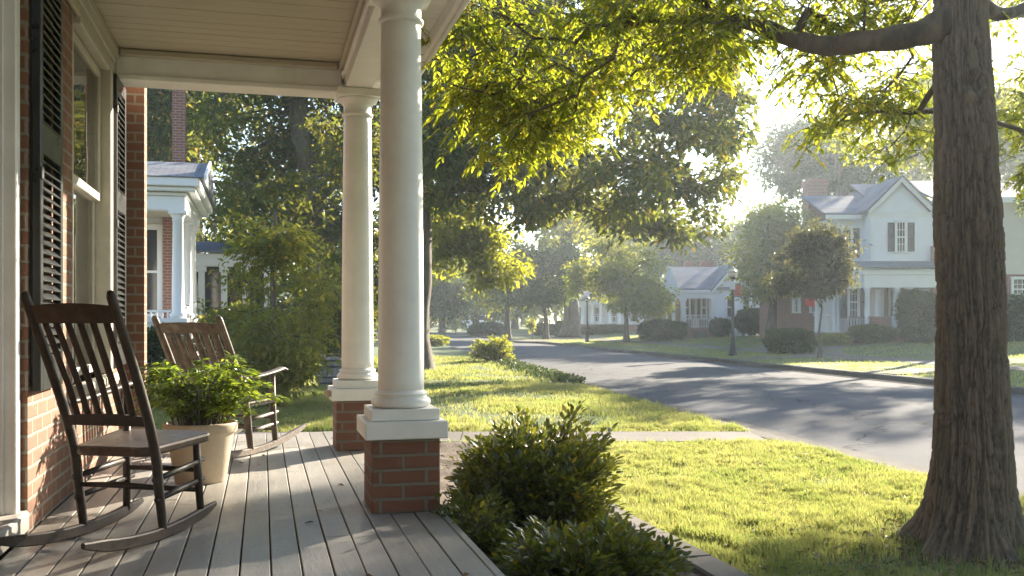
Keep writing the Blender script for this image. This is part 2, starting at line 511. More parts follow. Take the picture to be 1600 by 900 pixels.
def mat_shingle(name, c1, c2, bw=0.3, rh=0.16):
    k = NT(name); tc = k.n('TexCoord')
    br = k.n('TexBrick', {'Vector': tc.outputs['UV'], 'Color1': c1, 'Color2': c2, 'Mortar': [x*0.4 for x in c1], 'Scale': 1.0, 'Mortar Size': 0.012, 'Brick Width': bw, 'Row Height': rh})
    n1 = k.noise(k.coord(), 0.7, 5, 0.6)
    c = k.mix(k.ramp(n1, [(0.35, 0.0), (0.7, 0.6)]), br.outputs['Color'], [x*1.5 for x in c2])
    k.P(Base_Color=c, Roughness=0.9); k.set(k.b, 'Specular IOR Level', 0.2); k.bump(k.math('MULTIPLY', br.outputs['Fac'], -1.0), 0.5, 0.02)
    return k.m
M['slate'] = mat_shingle('slate_shingles', (0.15, 0.155, 0.18), (0.20, 0.205, 0.23))
M['metal_roof'] = mat_shingle('standing_seam_metal', (0.11, 0.125, 0.15), (0.135, 0.15, 0.175), 60.0, 0.45)
M['porch_roof'] = mat_shingle('grey_porch_shingles', (0.13, 0.15, 0.16), (0.17, 0.19, 0.20))

# foliage
M['near_leaf'] = mat_leaf('lance_leaf', (0.055, 0.090, 0.015), (0.10, 0.14, 0.022), (0.30, 0.39, 0.02), (0.55, 0.55, 0.03), 0.56, 0.38, 0.3, autumn=((0.62, 0.50, 0.04), 0.07))
M['oak_leaf'] = mat_leaf('broad_leaf', (0.035, 0.065, 0.020), (0.07, 0.10, 0.028), (0.13, 0.19, 0.022), (0.34, 0.33, 0.03), 0.40, 0.4, 0.12, autumn=((0.42, 0.30, 0.03), 0.04))
M['left_leaf'] = mat_leaf('dark_broad_leaf', (0.032, 0.060, 0.022), (0.06, 0.09, 0.03), (0.14, 0.20, 0.03), (0.34, 0.30, 0.03), 0.42, 0.36, 0.15, autumn=((0.40, 0.27, 0.035), 0.04))
M['olive_leaf'] = mat_leaf('olive_leaf', (0.055, 0.08, 0.025), (0.095, 0.115, 0.032), (0.28, 0.32, 0.03), (0.54, 0.48, 0.05), 0.45, 0.38, 0.2, autumn=((0.40, 0.30, 0.05), 0.04))
M['street_leaf'] = mat_leaf('street_tree_leaf', (0.05, 0.085, 0.026), (0.09, 0.125, 0.035), (0.30, 0.36, 0.03), (0.54, 0.50, 0.04), 0.52, 0.45, 0.12)
M['street_leaf_dark'] = mat_leaf('dark_street_leaf', (0.035, 0.065, 0.03), (0.055, 0.085, 0.035), (0.10, 0.15, 0.03), (0.20, 0.23, 0.03), 0.38, 0.45, 0.1)
M['plum_leaf'] = mat_leaf('plum_leaf', (0.036, 0.050, 0.026), (0.060, 0.066, 0.032), (0.09, 0.11, 0.03), (0.24, 0.20, 0.04), 0.38, 0.42, 0.12)
M['hedge_leaf'] = mat_leaf('hedge_leaf', (0.022, 0.050, 0.018), (0.042, 0.076, 0.026), (0.08, 0.12, 0.025), (0.12, 0.16, 0.03), 0.3, 0.45, 0.12)
M['shrub_leaf'] = mat_leaf('glossy_shrub_leaf', (0.030, 0.058, 0.014), (0.065, 0.095, 0.02), (0.16, 0.22, 0.02), (0.44, 0.40, 0.03), 0.32, 0.22, 0.6, autumn=((0.36, 0.27, 0.02), 0.05))
M['pot_leaf'] = mat_leaf('pot_plant_leaf', (0.045, 0.092, 0.018), (0.09, 0.14, 0.026), (0.20, 0.33, 0.02), (0.42, 0.47, 0.035), 0.45, 0.3, 0.4)
M['bark'] = mat_bark('grey_brown_bark', (0.045, 0.034, 0.024), (0.17, 0.128, 0.088), (14, 14, 3.0), 0.012)
M['bark_smooth'] = mat_bark('smooth_bark', (0.042, 0.032, 0.023), (0.115, 0.086, 0.060), (6, 6, 3))
M['bark_far'] = mat_bark('dark_bark', (0.05, 0.042, 0.034), (0.13, 0.105, 0.08), (4, 4, 0.8), 0.05)

k = NT('grass_blade'); r = k.island(); v = k.coord()
n1 = k.ramp(k.noise(v, 1.1, 6, 0.72), [(0.36, 0.0), (0.64, 1.0)])
f = k.math('ADD', k.math('MULTIPLY', r, 0.45), k.math('MULTIPLY', n1, 0.55))
ca = k.mix(f, (0.085, 0.13, 0.03), (0.20, 0.205, 0.075)); cb = k.mix(f, (0.26, 0.35, 0.06), (0.55, 0.52, 0.16))
dry = k.ramp(k.math('FRACT', k.math('MULTIPLY', r, 23.0)), [(0.90, 0.0), (0.91, 1.0)])
ca = k.mix(dry, ca, (0.24, 0.19, 0.09)); cb = k.mix(dry, cb, (0.34, 0.27, 0.10))
k.P(Base_Color=ca, Roughness=0.5)
tr = k.n('BsdfTranslucent', {'Color': cb}); ms = k.n('MixShader', {0: 0.45})
k.t.links.new(k.b.outputs[0], ms.inputs[1]); k.t.links.new(tr.outputs[0], ms.inputs[2]); k.t.links.new(ms.outputs[0], k.out.inputs['Surface'])
M['grass'] = k.m

# ================================================================== THE SETTING
DS = np.concatenate([np.arange(-14, 4, 1.0), np.arange(4, 40, 0.5), np.arange(40, 100, 2.0), np.arange(100, 190, 5.0)])

def grid_mesh(name, X, Y, Z, mat, kind='structure', keep=None):
    n, m = X.shape
    v = np.stack([X, Y, Z], -1).reshape(-1, 3)
    i, j = np.meshgrid(np.arange(n-1), np.arange(m-1), indexing='ij')
    q = np.stack([i*m+j, i*m+j+1, (i+1)*m+j+1, (i+1)*m+j], -1).reshape(-1, 4)
    me = np_mesh(name, v, [q], True)
    if me.polygons[0].normal.z < 0: me.flip_normals()
    o = link(name, me, mat)
    return tag(o, kind=kind)

g = MB(); g.box(-320, 320, -60, 520, -1.4, -0.95)
tag(g.build('ground', M['lawn']), kind='structure')
# lawn on the near side, from the near kerb to the left
T = np.concatenate([[0.44], np.arange(0.7, 16, 0.35), np.arange(16, 110, 4.0)])
Y = np.repeat(DS[:, None], len(T), 1); X = xl(Y) - T[None, :]
Z = gz(X, Y) + 0.012*(noise3(X*1.3, Y*1.3, 0) - 0.5)
grid_mesh('near_lawn', X, Y, Z, M['lawn'])
T = np.concatenate([[0.14], np.arange(0.4, 26, 0.5), np.arange(26, 150, 5.0)])
X = xr(Y[:, :1]) + T[None, :]; Y2 = np.repeat(DS[:, None], len(T), 1)
Z = gz(X, Y2) + 0.02*(noise3(X*0.8, Y2*0.8, 5) - 0.5)
grid_mesh('far_lawn', X, Y2, Z, M['lawn'])
# road with a slight crown
S = np.linspace(0, 1, 25); Yr = np.repeat(DS[:, None], len(S), 1)
X = xl(Yr) + (xr(Yr) - xl(Yr)) * S[None, :]
Z = ROADZ + 0.07*(1 - (2*S[None, :] - 1)**2) + 0*X
grid_mesh('road', X, Yr, Z, M['asphalt'])

def kerb(name, edge, sgn, prof, seg=2.4, d0=-6, d1=150):
    b = MB(); d = d0
    while d < d1:
        step = seg if d < 60 else seg*3
        a, e = d + 0.008, d + step - 0.008
        vs = []
        for y in np.linspace(a, e, 4):
            for t, z in prof: vs.append((float(edge(y)) + sgn*t, y, z))
        n = len(prof); fs = []
        for i in range(3):
            for kx in range(n-1):
                q = (i*n+kx, i*n+kx+1, (i+1)*n+kx+1, (i+1)*n+kx)
                fs.append(q if sgn > 0 else q[::-1])
        b.add(vs, fs); d += step
    return tag(b.build(name, M['kerb']), kind='structure')
kerb('near_kerb', xl, -1, [(-0.30, ROADZ+0.03), (-0.02, ROADZ+0.022), (0.02, ROADZ+0.06), (0.16, GROUND-0.004), (0.20, GROUND+0.004), (0.44, GROUND+0.008), (0.46, GROUND-0.2)])
kerb('far_kerb', xr, 1, [(-0.35, ROADZ+0.03), (-0.03, ROADZ+0.015), (-0.025, GROUND+0.02), (0.0, GROUND+0.045), (0.16, GROUND+0.045), (0.17, GROUND-0.1)])

def path_strip(name, pts, w, mat, dz=0.012, slab=1.5, gap=0.012, thick=0.05):
    """concrete path cut into slabs that follows the lawn"""
    b = MB(); pts = [Vector((p[0], p[1], 0)) for p in pts]
    for a, e in zip(pts[:-1], pts[1:]):
        L = (e-a).length; t = (e-a)/L; nrm = Vector((-t.y, t.x, 0)); n = max(1, round(L/slab))
        for i in range(n):
            p = a + t*(L*i/n + gap/2); q = a + t*(L*(i+1)/n - gap/2)
            c = []
            for s in (p, (p+q)/2, q):
                for o in (-w/2, 0, w/2):
                    r_ = s + nrm*o; c.append((r_.x, r_.y, float(gz(r_.x, r_.y)) + dz))
            low = [(x, y, z-thick) for x, y, z in c]
            top = [(0,1,4,3),(1,2,5,4),(3,4,7,6),(4,5,8,7)]
            ring = [0,1,2,5,8,7,6,3]
            fs = [f[::-1] for f in top] + [(ring[k], ring[(k+1) % 8], 9+ring[(k+1) % 8], 9+ring[k]) for k in range(8)]
            b.add(c + low, fs)
    return tag(b.build(name, mat), kind='structure')
path_strip('front_walk', [(-3.6, 11.35), (-0.6, 11.4), (float(xl(11.4))-0.48, 11.42)], 0.95, M['concrete'], 0.02)
yy = list(np.arange(8, 118, 4.0))
path_strip('sidewalk', [(float(xr(y))+5.4, y) for y in yy], 1.25, M['concrete'], 0.015)
# drives and short paths on the far side
def gxy(px, py):
    p = GP(px, py); return (p.x, p.y)
path_strip('side_drive', [gxy(812, 533.8), gxy(850, 530.3), gxy(905, 527.2)], 3.4, M['concrete'], 0.022, 2.5)
path_strip('lamp_path', [(float(xr(33))+0.22, 33.0), (float(xr(36.5))+4.7, 36.5)], 1.3, M['concrete'], 0.021)
path_strip('cottage_walk', [gxy(1195, 551), gxy(1225, 545), gxy(1200, 532)], 1.4, M['concrete'], 0.023)
path_strip('house_walk', [(float(xr(24.5))+0.22, 24.5), (float(xr(27))+4.7, 27.0)], 1.3, M['concrete'], 0.021)
path_strip('house_entry_walk', [gxy(1330, 563), gxy(1290, 540), gxy(1300, 528)], 1.2, M['concrete'], 0.024)

# planting bed beside the porch
nu, nv = 40, 150
U = np.linspace(0.80, 2.30, nu); V = np.linspace(-2.0, 10.4, nv)
UU, VV = np.meshgrid(U, V, indexing='ij')
Xb = UU*CP - VV*SP; Yb = UU*SP + VV*CP
Zb = GROUND + 0.035 + 0.05*(noise3(Xb*3, Yb*3, 1)-0.5) + 0.03*(noise3(Xb*11, Yb*11, 2)-0.5)
grid_mesh('planting_bed', Xb, Yb, Zb, M['mulch'])
b = MB(); v_ = -1.0
while v_ < 10.3:
    L = 0.58 + 0.05*random.random(); dx = random.uniform(-0.006, 0.006); dzz = random.uniform(-0.008, 0.008)
    b.box(2.26+dx, 2.46+dx, v_, v_+L-0.012, GROUND-0.1, GROUND+0.075+dzz, 0.012); v_ += L
e = tag(b.build('garden_edging', M['concrete'], None, (0, 0, 0), PHI), 'low border of pale concrete blocks between the planting bed and the front lawn', 'edging')

# ================================================================== THE BRICK HOUSE WITH THE PORCH
UW = -1.07            # face of the wall
VC = (5.15, 7.60)     # columns along the porch
UC = 0.722
house = thing('brick_house', 'red brick house in front with a white columned porch, black shutters and grey board floor', 'house', (0, 0, 0), PHI)
# wall with the window opening
b = MB()
b.box(UW-0.28, UW, 4.95, 6.05, -0.4, 3.02)
b.box(UW-0.28, UW, 7.38, 9.2, -0.4, 3.02)
b.box(UW-0.28, UW, 6.05, 7.38, -0.4, 0.62)
b.box(UW-0.28, UW, 6.05, 7.38, 2.86, 3.02)
b.box(UW-0.9, UW-0.30, -3.0, 4.80, -0.4, 3.02)
b.build('wall', M['brick'], house)
b = MB(); b.box(UW+0.003, -0.90, 8.05, 8.22, -0.4, 2.985); b.build('pilaster', M['brick'], house)
b = MB(); b.box(UW-6, UW-0.29, 4.9, 9.19, -0.4, 6.5); b.build('rear_wall', M['brick'], house)
# doorway: casing, step
b = MB(); b.box(-1.62, -1.098, 4.86, 4.935, 0.10, 3.02, 0.006); b.box(-1.62, -1.15, 4.845, 4.862, 0.10, 3.02, 0.004); b.build('door_casing', M['white'], house)
b = MB(); b.box(-1.95, -1.062, 3.2, 4.955, 0.002, 0.105, 0.012); b.build('door_sill', M['sill'], house)
b = MB(); b.box(-1.70, -1.62, 3.4, 4.84, 0.106, 2.6); b.build('door', M['black'], house)
# window
win = MB()
win.box(UW-0.10, UW-0.012, 6.05, 6.16, 0.62, 2.86, 0.006); win.box(UW-0.10, UW+0.035, 7.27, 7.38, 0.62, 2.86, 0.006)
win.box(UW-0.10, UW+0.030, 6.16, 7.27, 2.76, 2.86, 0.006)
win.box(UW-0.12, UW+0.07, 6.00, 7.43, 0.56, 0.62, 0.008)
win.box(UW-0.01, UW+0.045, 5.98, 7.45, 2.862, 3.0, 0.008)
win = win.build('window', M['sash'], house)
s = MB()
for (z0, z1, du) in ((0.64, 1.88, -0.085), (1.83, 2.75, -0.048)):
    u0, u1 = UW+du-0.018, UW+du+0.018
    s.box(u0, u1, 6.165, 6.215, z0, z1, 0.004); s.box(u0, u1, 7.215, 7.265, z0, z1, 0.004)
    s.box(u0, u1, 6.215, 7.215, z0, z0+0.055, 0.004); s.box(u0, u1, 6.215, 7.215, z1-0.055, z1, 0.004)
s.build('sash', M['sash'], win)
p = MB(); p.box(UW-0.088, UW-0.082, 6.20, 7.23, 0.68, 1.85); p.box(UW-0.051, UW-0.045, 6.20, 7.23, 1.87, 2.71); p.build('pane', M['glass'], win)
c_ = MB()
for a0, a1 in ((6.10, 6.62), (6.86, 7.36)):
    n = 60; vs = []; fs = []
    for i in range(n+1):
        vv = a0 + (a1-a0)*i/n; uu = UW-0.17 + 0.022*math.sin(i*0.9) + 0.01*math.sin(i*2.3)
        vs += [(uu, vv, 0.6), (uu, vv, 2.84)]
        if i: fs.append((2*i-2, 2*i, 2*i+1, 2*i-1))
    c_.add(vs, fs, True)
c_.build('curtain', M['curtain'], win)
b = MB(); b.box(UW-0.285, UW-0.275, 6.0, 7.4, 0.6, 2.9); b.build('room_backdrop', M['dim'], win)
# louvred shutters
def shutter(v0, v1, z0, z1):
    f = MB(); u0, u1 = UW+0.012, UW+0.052; w = 0.055
    f.box(u0, u1, v0, v0+w, z0, z1, 0.004); f.box(u0, u1, v1-w, v1, z0, z1, 0.004)
    mid = 1.86
    for a, e in ((z0, z0+0.13), (mid-0.06, mid+0.09), (z1-0.10, z1)): f.box(u0, u1, v0+w, v1-w, a, e, 0.004)
    f.box(UW+0.002, UW+0.012, v0+0.01, v0+w-0.01, z0+0.05, z1-0.05)
    o = f.build('shutter', M['black'], house)
    l = MB()
    for a, e in ((z0+0.13, mid-0.06), (mid+0.09, z1-0.10)):
        n = int((e-a)/0.043)
        for i in range(n):
            z = a + (e-a)*(i+0.5)/n
            Mx = Matrix.Translation(((u0+u1)/2, 0, z)) @ Matrix.Rotation(R(42), 4, 'Y')
            l.box(-0.027, 0.027, v0+w-0.004, v1-w+0.004, -0.004, 0.004, 0.002, Mx)
    l.box(UW+0.003, UW+0.008, v0+w, v1-w, z0+0.1, z1-0.08)
    l.build('louvres', M['black'], o)
    for z in (z0+0.25, 1.7, z1-0.25):
        hg = MB(); hg.box(u1-0.01, u1+0.008, v0-0.012, v0+0.035, z-0.03, z+0.03, 0.003); hg.build('hinge', M['iron'], o)
shutter(4.975, 5.50, 0.66, 2.92); shutter(7.43, 7.93, 0.66, 2.78)
# floor boards
b = MB(); bw = 0.1215; u = -1.06
while u < 0.90:
    u1 = min(u + bw, 0.925); cut = random.uniform(-1, 9)
    for a, e in ((-2.5, cut), (cut+0.003, 8.75)):
        if e - a > 0.3:
            dz_ = random.uniform(-0.0015, 0.0015); b.box(u+0.0035, u1-0.0035, a, e, -0.03+dz_, 0.0+dz_, 0.003)
    u = u1
b.build('porch_floor', M['floor'], house)
b = MB()
for i in range(17):
    for vn in np.arange(-1.2, 8.7, 0.61):
        for du in (0.03, 0.09):
            if random.random() < 0.9:
                x0 = -1.06 + i*bw + du + random.uniform(-0.004, 0.004); y0 = vn + random.uniform(-0.006, 0.006); r0 = 0.0034
                b.add([(x0+r0*math.cos(q*math.pi/3), y0+r0*math.sin(q*math.pi/3), 0.0022) for q in range(6)], [(0, 1, 2, 3, 4, 5)])
o = b.build('nail_heads', M['iron'], house); o['kind'] = 'stuff'
b = MB(); b.box(-1.06, 0.90, -2.5, 8.72, -0.22, -0.045); b.build('floor_joists', M['dim'], house)
b = MB(); b.box(0.86, 0.905, -2.5, 8.70, -0.22, -0.034, 0.004); b.box(-1.06, 0.86, 8.66, 8.705, -0.22, -0.034, 0.004); b.build('floor_fascia', M['white'], house)
b = MB(); b.box(0.72, 0.86, -2.5, 8.6, -0.6, -0.22); b.box(-1.06, 0.72, 8.5, 8.6, -0.6, -0.22); b.build('foundation', M['brick_pier'], house)
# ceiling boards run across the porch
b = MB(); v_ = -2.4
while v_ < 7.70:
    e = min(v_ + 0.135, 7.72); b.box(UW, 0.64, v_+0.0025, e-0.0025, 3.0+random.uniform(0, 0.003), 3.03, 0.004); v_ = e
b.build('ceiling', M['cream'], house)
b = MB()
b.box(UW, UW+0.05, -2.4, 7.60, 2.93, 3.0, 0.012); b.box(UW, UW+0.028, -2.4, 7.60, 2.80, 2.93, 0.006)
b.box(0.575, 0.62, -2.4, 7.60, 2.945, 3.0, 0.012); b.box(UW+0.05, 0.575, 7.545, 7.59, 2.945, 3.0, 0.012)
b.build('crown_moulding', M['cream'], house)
b = MB(); b.box(0.62, 0.825, -2.4, 7.86, 2.79, 3.0, 0.004); b.box(0.600, 0.845, -2.4, 7.88, 2.885, 2.925, 0.008)
b.build('porch_beam', M['white'], house)
b = MB(); b.box(UW+0.003, 0.598, 7.592, 7.80, 2.79, 3.0, 0.004); b.box(UW+0.003, 0.597, 7.572, 7.82, 2.775, 2.815, 0.006)
b.build('end_beam', M['white'], house)
# eave outside the beam
b = MB(); v_ = -2.4
while v_ < 8.1:
    e = min(v_ + 0.09, 8.12); b.box(0.828, 1.15, v_+0.002, e-0.002, 2.955, 2.975, 0.003); v_ = e
b.build('eave_soffit', M['white'], house)
b = MB(); b.box(1.10, 1.135, -2.4, 8.15, 2.86, 2.953, 0.005); b.box(1.136, 1.158, -2.4, 8.17, 2.835, 3.05, 0.004); b.box(1.159, 1.20, -2.4, 8.18, 2.98, 3.07, 0.012)
b.box(0.83, 1.13, 8.122, 8.15, 2.86, 3.05, 0.004); b.build('eave_fascia', M['white'], house)
b = MB(); b.prism([(1.19, -2.5, 3.075), (-1.3, -2.5, 3.75), (-1.3, -2.5, 3.84), (1.19, -2.5, 3.12)], (0, 10.7, 0)); b.build('porch_roof', M['slate'], house)
# columns on brick piers
def column(vc):
    h = 0.177
    r_ = MB()
    prof = []
    z0, z1 = 0.60, 2.62
    for i in range(25):
        t = i/24; r = 0.123 - 0.018*t**1.7
        prof.append((r, z0 + (z1-z0)*t))
    r_.lathe(prof, UC, vc, 48)
    col_ = r_.build('column', M['white'], house)
    p_ = MB(); p_.box(UC-h, UC+h, vc-0.20, vc+0.20, 0.0, 0.383, 0.006); p_.build('brick_pier', M['brick_pier'], col_)
    p_ = MB(); p_.box(UC-0.215, UC+0.215, vc-0.235, vc+0.235, 0.385, 0.475, 0.005); p_.build('pier_cap', M['white'], col_)
    p_ = MB(); p_.box(UC-0.18, UC+0.18, vc-0.18, vc+0.18, 0.476, 0.535, 0.004); p_.build('plinth', M['white'], col_)
    p_ = MB(); pr = [(0.13, 0.535)]
    for i in range(9):
        a = -math.pi/2 + math.pi*i/8; pr.append((0.136+0.024*math.cos(a), 0.562+0.026*math.sin(a)))
    pr += [(0.138, 0.590), (0.138, 0.597)]
    for i in range(6):
        a = -math.pi/2 + math.pi*i/5; pr.append((0.132+0.010*math.cos(a), 0.607+0.010*math.sin(a)))
    pr += [(0.127, 0.62), (0.120, 0.632)]
    p_.lathe(pr, UC, vc, 48); p_.build('column_base', M['white'], col_)
    p_ = MB(); p_.lathe([(0.107, 2.585), (0.119, 2.59), (0.121, 2.60), (0.119, 2.61), (0.107, 2.615), (0.108, 2.675), (0.122, 2.69), (0.150, 2.715), (0.155, 2.728)], UC, vc, 48)
    p_.box(UC-0.165, UC+0.165, vc-0.165, vc+0.165, 2.729, 2.788, 0.006); p_.build('capital', M['white'], col_)
for vc in VC: column(vc)
b = MB(); b.lathe([(0.012, 0), (0.028, 0.008), (0.030, 0.03), (0.018, 0.05), (0.004, 0.055)], 0, 0, 12)
Mx = Matrix.Translation((UC-0.216, 7.42, 0.44)) @ Matrix.Rotation(R(-90), 4, 'Y')
b.v = [tuple(Mx @ Vector(p)) for p in b.v]; b.build('wood_knob', M['clay'], house)

# ================================================================== ROCKING CHAIRS
def lerp_path(pts, n=5):
    pts = [Vector(p) for p in pts]; out = []
    for i in range(len(pts)-1):
        p0 = pts[max(i-1, 0)]; p1 = pts[i]; p2 = pts[i+1]; p3 = pts[min(i+2, len(pts)-1)]
        for k_ in range(n):
            t = k_/n
            out.append(0.5*((2*p1)+(p2-p0)*t+(2*p0-5*p1+4*p2-p3)*t*t+(3*p1-p0-3*p2+p3)*t**3))
    out.append(pts[-1]); return out

def back_at(z):      # how far the back leans at a height
    zs = [0.05, 0.22, 0.43, 0.72, 1.12]; ys = [0.0, -0.035, -0.075, -0.20, -0.415]
    return float(np.interp(z, zs, ys))

def rocking_chair(loc, rz, wood, seatm, label, arms, slats, flat, front=0.55):
    t = thing('rocking_chair', label, 'rocking chair', loc, rz, 'rocking chairs on the porch')
    for sx in (-1, 1):
        b = MB(); pts = [(sx*0.228, y, y*y/5.4+0.022) for y in np.linspace(-0.61, front, 22)]
        vs = []; fs = []
        for i, q in enumerate(pts):
            e_ = min(i, 21-i); hh_ = (0.013, 0.019, 0.024, 0.027)[min(e_, 3)]; ww_ = (0.011, 0.016, 0.018)[min(e_, 2)]; c_ = 0.006
            for dx, dz in ((-ww_+c_, -hh_), (ww_-c_, -hh_), (ww_, -hh_+c_), (ww_, hh_-c_), (ww_-c_, hh_), (-ww_+c_, hh_), (-ww_, hh_-c_), (-ww_, -hh_+c_)): vs.append((q[0]+dx, q[1], q[2]+0.006+dz))
            if i: fs += [((i-1)*8+m_, (i-1)*8+(m_+1) % 8, i*8+(m_+1) % 8, i*8+m_)[::-1] for m_ in range(8)]
        fs += [tuple(range(8)), tuple(21*8+m_ for m_ in range(8))[::-1]]
        b.add(vs, fs); b.build('rocker', wood, t)
        b = MB(); pth = lerp_path([(sx*0.228, back_at(z), z) for z in (0.045, 0.22, 0.43, 0.72, 1.12)], 6)
        rad = [0.021 + 0.004*min(1, i/8) - 0.003*max(0, (i-16)/8) for i in range(len(pth))]
        pth.append(pth[-1] + Vector((0, -0.010, 0.022))); rad.append(0.013)
        b.tube(pth, rad, 12); b.build('back_post', wood, t)
        b = MB(); top = 0.655 if (sx in arms) else 0.405
        b.tube([(sx*0.226, 0.355, 0.055), (sx*0.215, 0.345, 0.25), (sx*0.212, 0.335, top)], [0.019, 0.022, 0.019], 10); b.build('front_leg', wood, t)
        for z in (0.20, 0.295):
            b = MB(); y0 = back_at(z)
            b.tube([(sx*0.228, y0-0.03, z-0.012), (sx*0.224, 0.15, z+0.004), (sx*0.215, 0.40, z+0.022)], [0.013, 0.017, 0.013], 8); b.build('side_stretcher', wood, t)
        if sx in arms:
            b = MB(); y0 = back_at(0.64)
            b.tube(lerp_path([(sx*0.235, y0+0.01, 0.635), (sx*0.25, 0.05, 0.645), (sx*0.255, 0.28, 0.672), (sx*0.25, 0.40, 0.690), (sx*0.25, 0.43, 0.672)], 4), [0.026]*15+[0.034, 0.022], 10, squash=(1.15, 0.62)); b.build('armrest', wood, t)
    for y, z in ((back_at(0.24), 0.245), (0.345, 0.17), (0.345, 0.27)):
        b = MB(); b.tube([(-0.225, y, z), (0, y, z+0.004), (0.225, y, z)], [0.011, 0.015, 0.011], 8); b.build('cross_stretcher', wood, t)
    # seat with rounded corners, dished and tipped back
    b = MB(); out = []
    for cx, cyy, r, a0 in ((0.21, 0.33, 0.075, 0), (-0.21, 0.33, 0.075, 90), (-0.155, -0.03, 0.075, 180), (0.155, -0.03, 0.075, 270)):
        for i in range(7):
            a = R(a0 + 15*i); out.append((cx + r*math.cos(a), cyy + r*math.sin(a)))
    b.slab(out, -0.024, 0.022, 0.014, Matrix.Translation((0, 0, 0.418)) @ Matrix.Rotation(R(3.2), 4, 'X')); b.build('seat', seatm, t)
    # back: top rail, lower rail, slats
    ang = math.atan2(0.215, 0.40)
    def rail(z0, z1, th, bow, name):
        b = MB(); n = 12; vs = []; fs = []
        for i in range(n+1):
            x = -0.222 + 0.444*i/n; q = bow*(1-(2*i/n-1)**2)
            for z, o in ((z0, -th/2), (z1+0.012*(1-(2*i/n-1)**2), -th/2), (z1+0.012*(1-(2*i/n-1)**2), th/2), (z0, th/2)):
                vs.append((x, back_at(z) - q + o, z))
            if i:
                a = (i-1)*4; e = i*4
                for kk in range(4): fs.append((a+kk, a+(kk+1) % 4, e+(kk+1) % 4, e+kk)[::-1])
        fs += [(0, 1, 2, 3), (n*4+3, n*4+2, n*4+1, n*4)]
        b.add(vs, fs); b.build(name, wood, t)
    rail(1.005, 1.080, 0.022, 0.018, 'top_rail'); rail(0.535, 0.580, 0.026, 0.004, 'lower_rail')
    for i in range(slats):
        f = -1 + 2*(i+0.5)/slats; x0 = f*0.185; x1 = f*0.198
        b = MB(); pts = []
        for kk in range(9):
            q = kk/8; z = 0.565 + (1.012-0.565)*q
            pts.append((x0 + (x1-x0)*q, back_at(z) - (1-f*f)*(0.004+0.014*q), z))
        wd = [0.018+flat*(0.6+0.8*math.sin(math.pi*(0.25+0.75*q/8))) for q in range(9)]
        b.tube(pts, wd, 8, squash=(1.0, 0.42 if flat < 0.008 else 0.24)); b.build('slat', wood, t)
    return t
rocking_chair((-1.795, 4.43, 0.001), -R(12), M['wood_dark'], M['wood_seat'], 'dark brown rocking chair nearest the camera, seen from behind beside the door', (-1,), 6, 0.002, 0.50).scale = (0.90, 0.93, 0.98)
rocking_chair((-2.19, 7.2, 0.001), -R(17), M['wood_worn'], M['wood_seat'], 'weathered grey brown rocking chair behind the potted plant at the porch end', (-1, 1), 6, 0.0075, 0.82).scale = (1.16, 0.98, 0.90)

# ================================================================== LEAVES
def leaf_mesh(name, pos, axis, nrm, length, width, lance=False, droop=0.15):
    """one small folded blade per leaf"""
    n = len(pos)
    axis = axis / (np.linalg.norm(axis, axis=1, keepdims=True) + 1e-9)
    side = np.cross(axis, nrm); side /= (np.linalg.norm(side, axis=1, keepdims=True) + 1e-9)
    up = np.cross(side, axis)
    L = np.asarray(length)[:, None] * np.ones((n, 1)); Wd = np.asarray(width)[:, None] * np.ones((n, 1))
    dn = np.array([[0, 0, -1.0]])
    if not lance:
        base = pos; tip = pos + axis*L + dn*L*droop
        mid = pos + axis*L*0.48
        l = mid + side*Wd*0.5 + up*Wd*0.16; r_ = mid - side*Wd*0.5 + up*Wd*0.16
        v = np.stack([base, r_, tip, l], 1).reshape(-1, 3)
        o = (np.arange(n)*4)[:, None]
        f = np.concatenate([o + np.array([[0, 1, 2]]), o + np.array([[0, 2, 3]])])
        return np_mesh(name, v, [f])
    base = pos
    m1 = pos + axis*L*0.32; m2 = pos + axis*L*0.68 + dn*L*droop*0.4; tip = pos + axis*L + dn*L*droop
    v = np.stack([base, m1 - side*Wd*0.48 + up*Wd*0.15, m1 + side*Wd*0.48 + up*Wd*0.15, m2 - side*Wd*0.36 + up*Wd*0.1, m2 + side*Wd*0.36 + up*Wd*0.1, tip, m1, m2], 1).reshape(-1, 3)
    o = (np.arange(n)*8)[:, None]
    f3 = np.concatenate([o + np.array([[0, 1, 6]]), o + np.array([[0, 6, 2]]), o + np.array([[3, 5, 7]]), o + np.array([[7, 5, 4]])])
    f4 = np.concatenate([o + np.array([[1, 3, 7, 6]]), o + np.array([[6, 7, 4, 2]])])
    return np_mesh(name, v, [f3, f4])

def unit(n):
    v = RNG.normal(size=(n, 3)); return v/np.linalg.norm(v, axis=1, keepdims=True)

def clump_leaves(centres, rad, per, size, aspect=0.5, flat=0.6, up=0.6, droop=0.2):
    """leaves scattered round clump centres"""
    n = len(centres); cnt = np.maximum(1, RNG.poisson(per, n)); idx = np.repeat(np.arange(n), cnt); N = len(idx)
    off = unit(N) * (RNG.random((N, 1))**0.55); off[:, 2] *= flat
    rr = np.asarray(rad) * np.ones(n)
    pos = centres[idx] + off * rr[idx][:, None]
    ax = off + 0.7*unit(N) + np.array([[0, 0, -droop]])
    nr = unit(N) + np.array([[0, 0, up*2]])
    s = size * (0.6 + 0.8*RNG.random(N))
    return pos, ax, nr, s, s*aspect

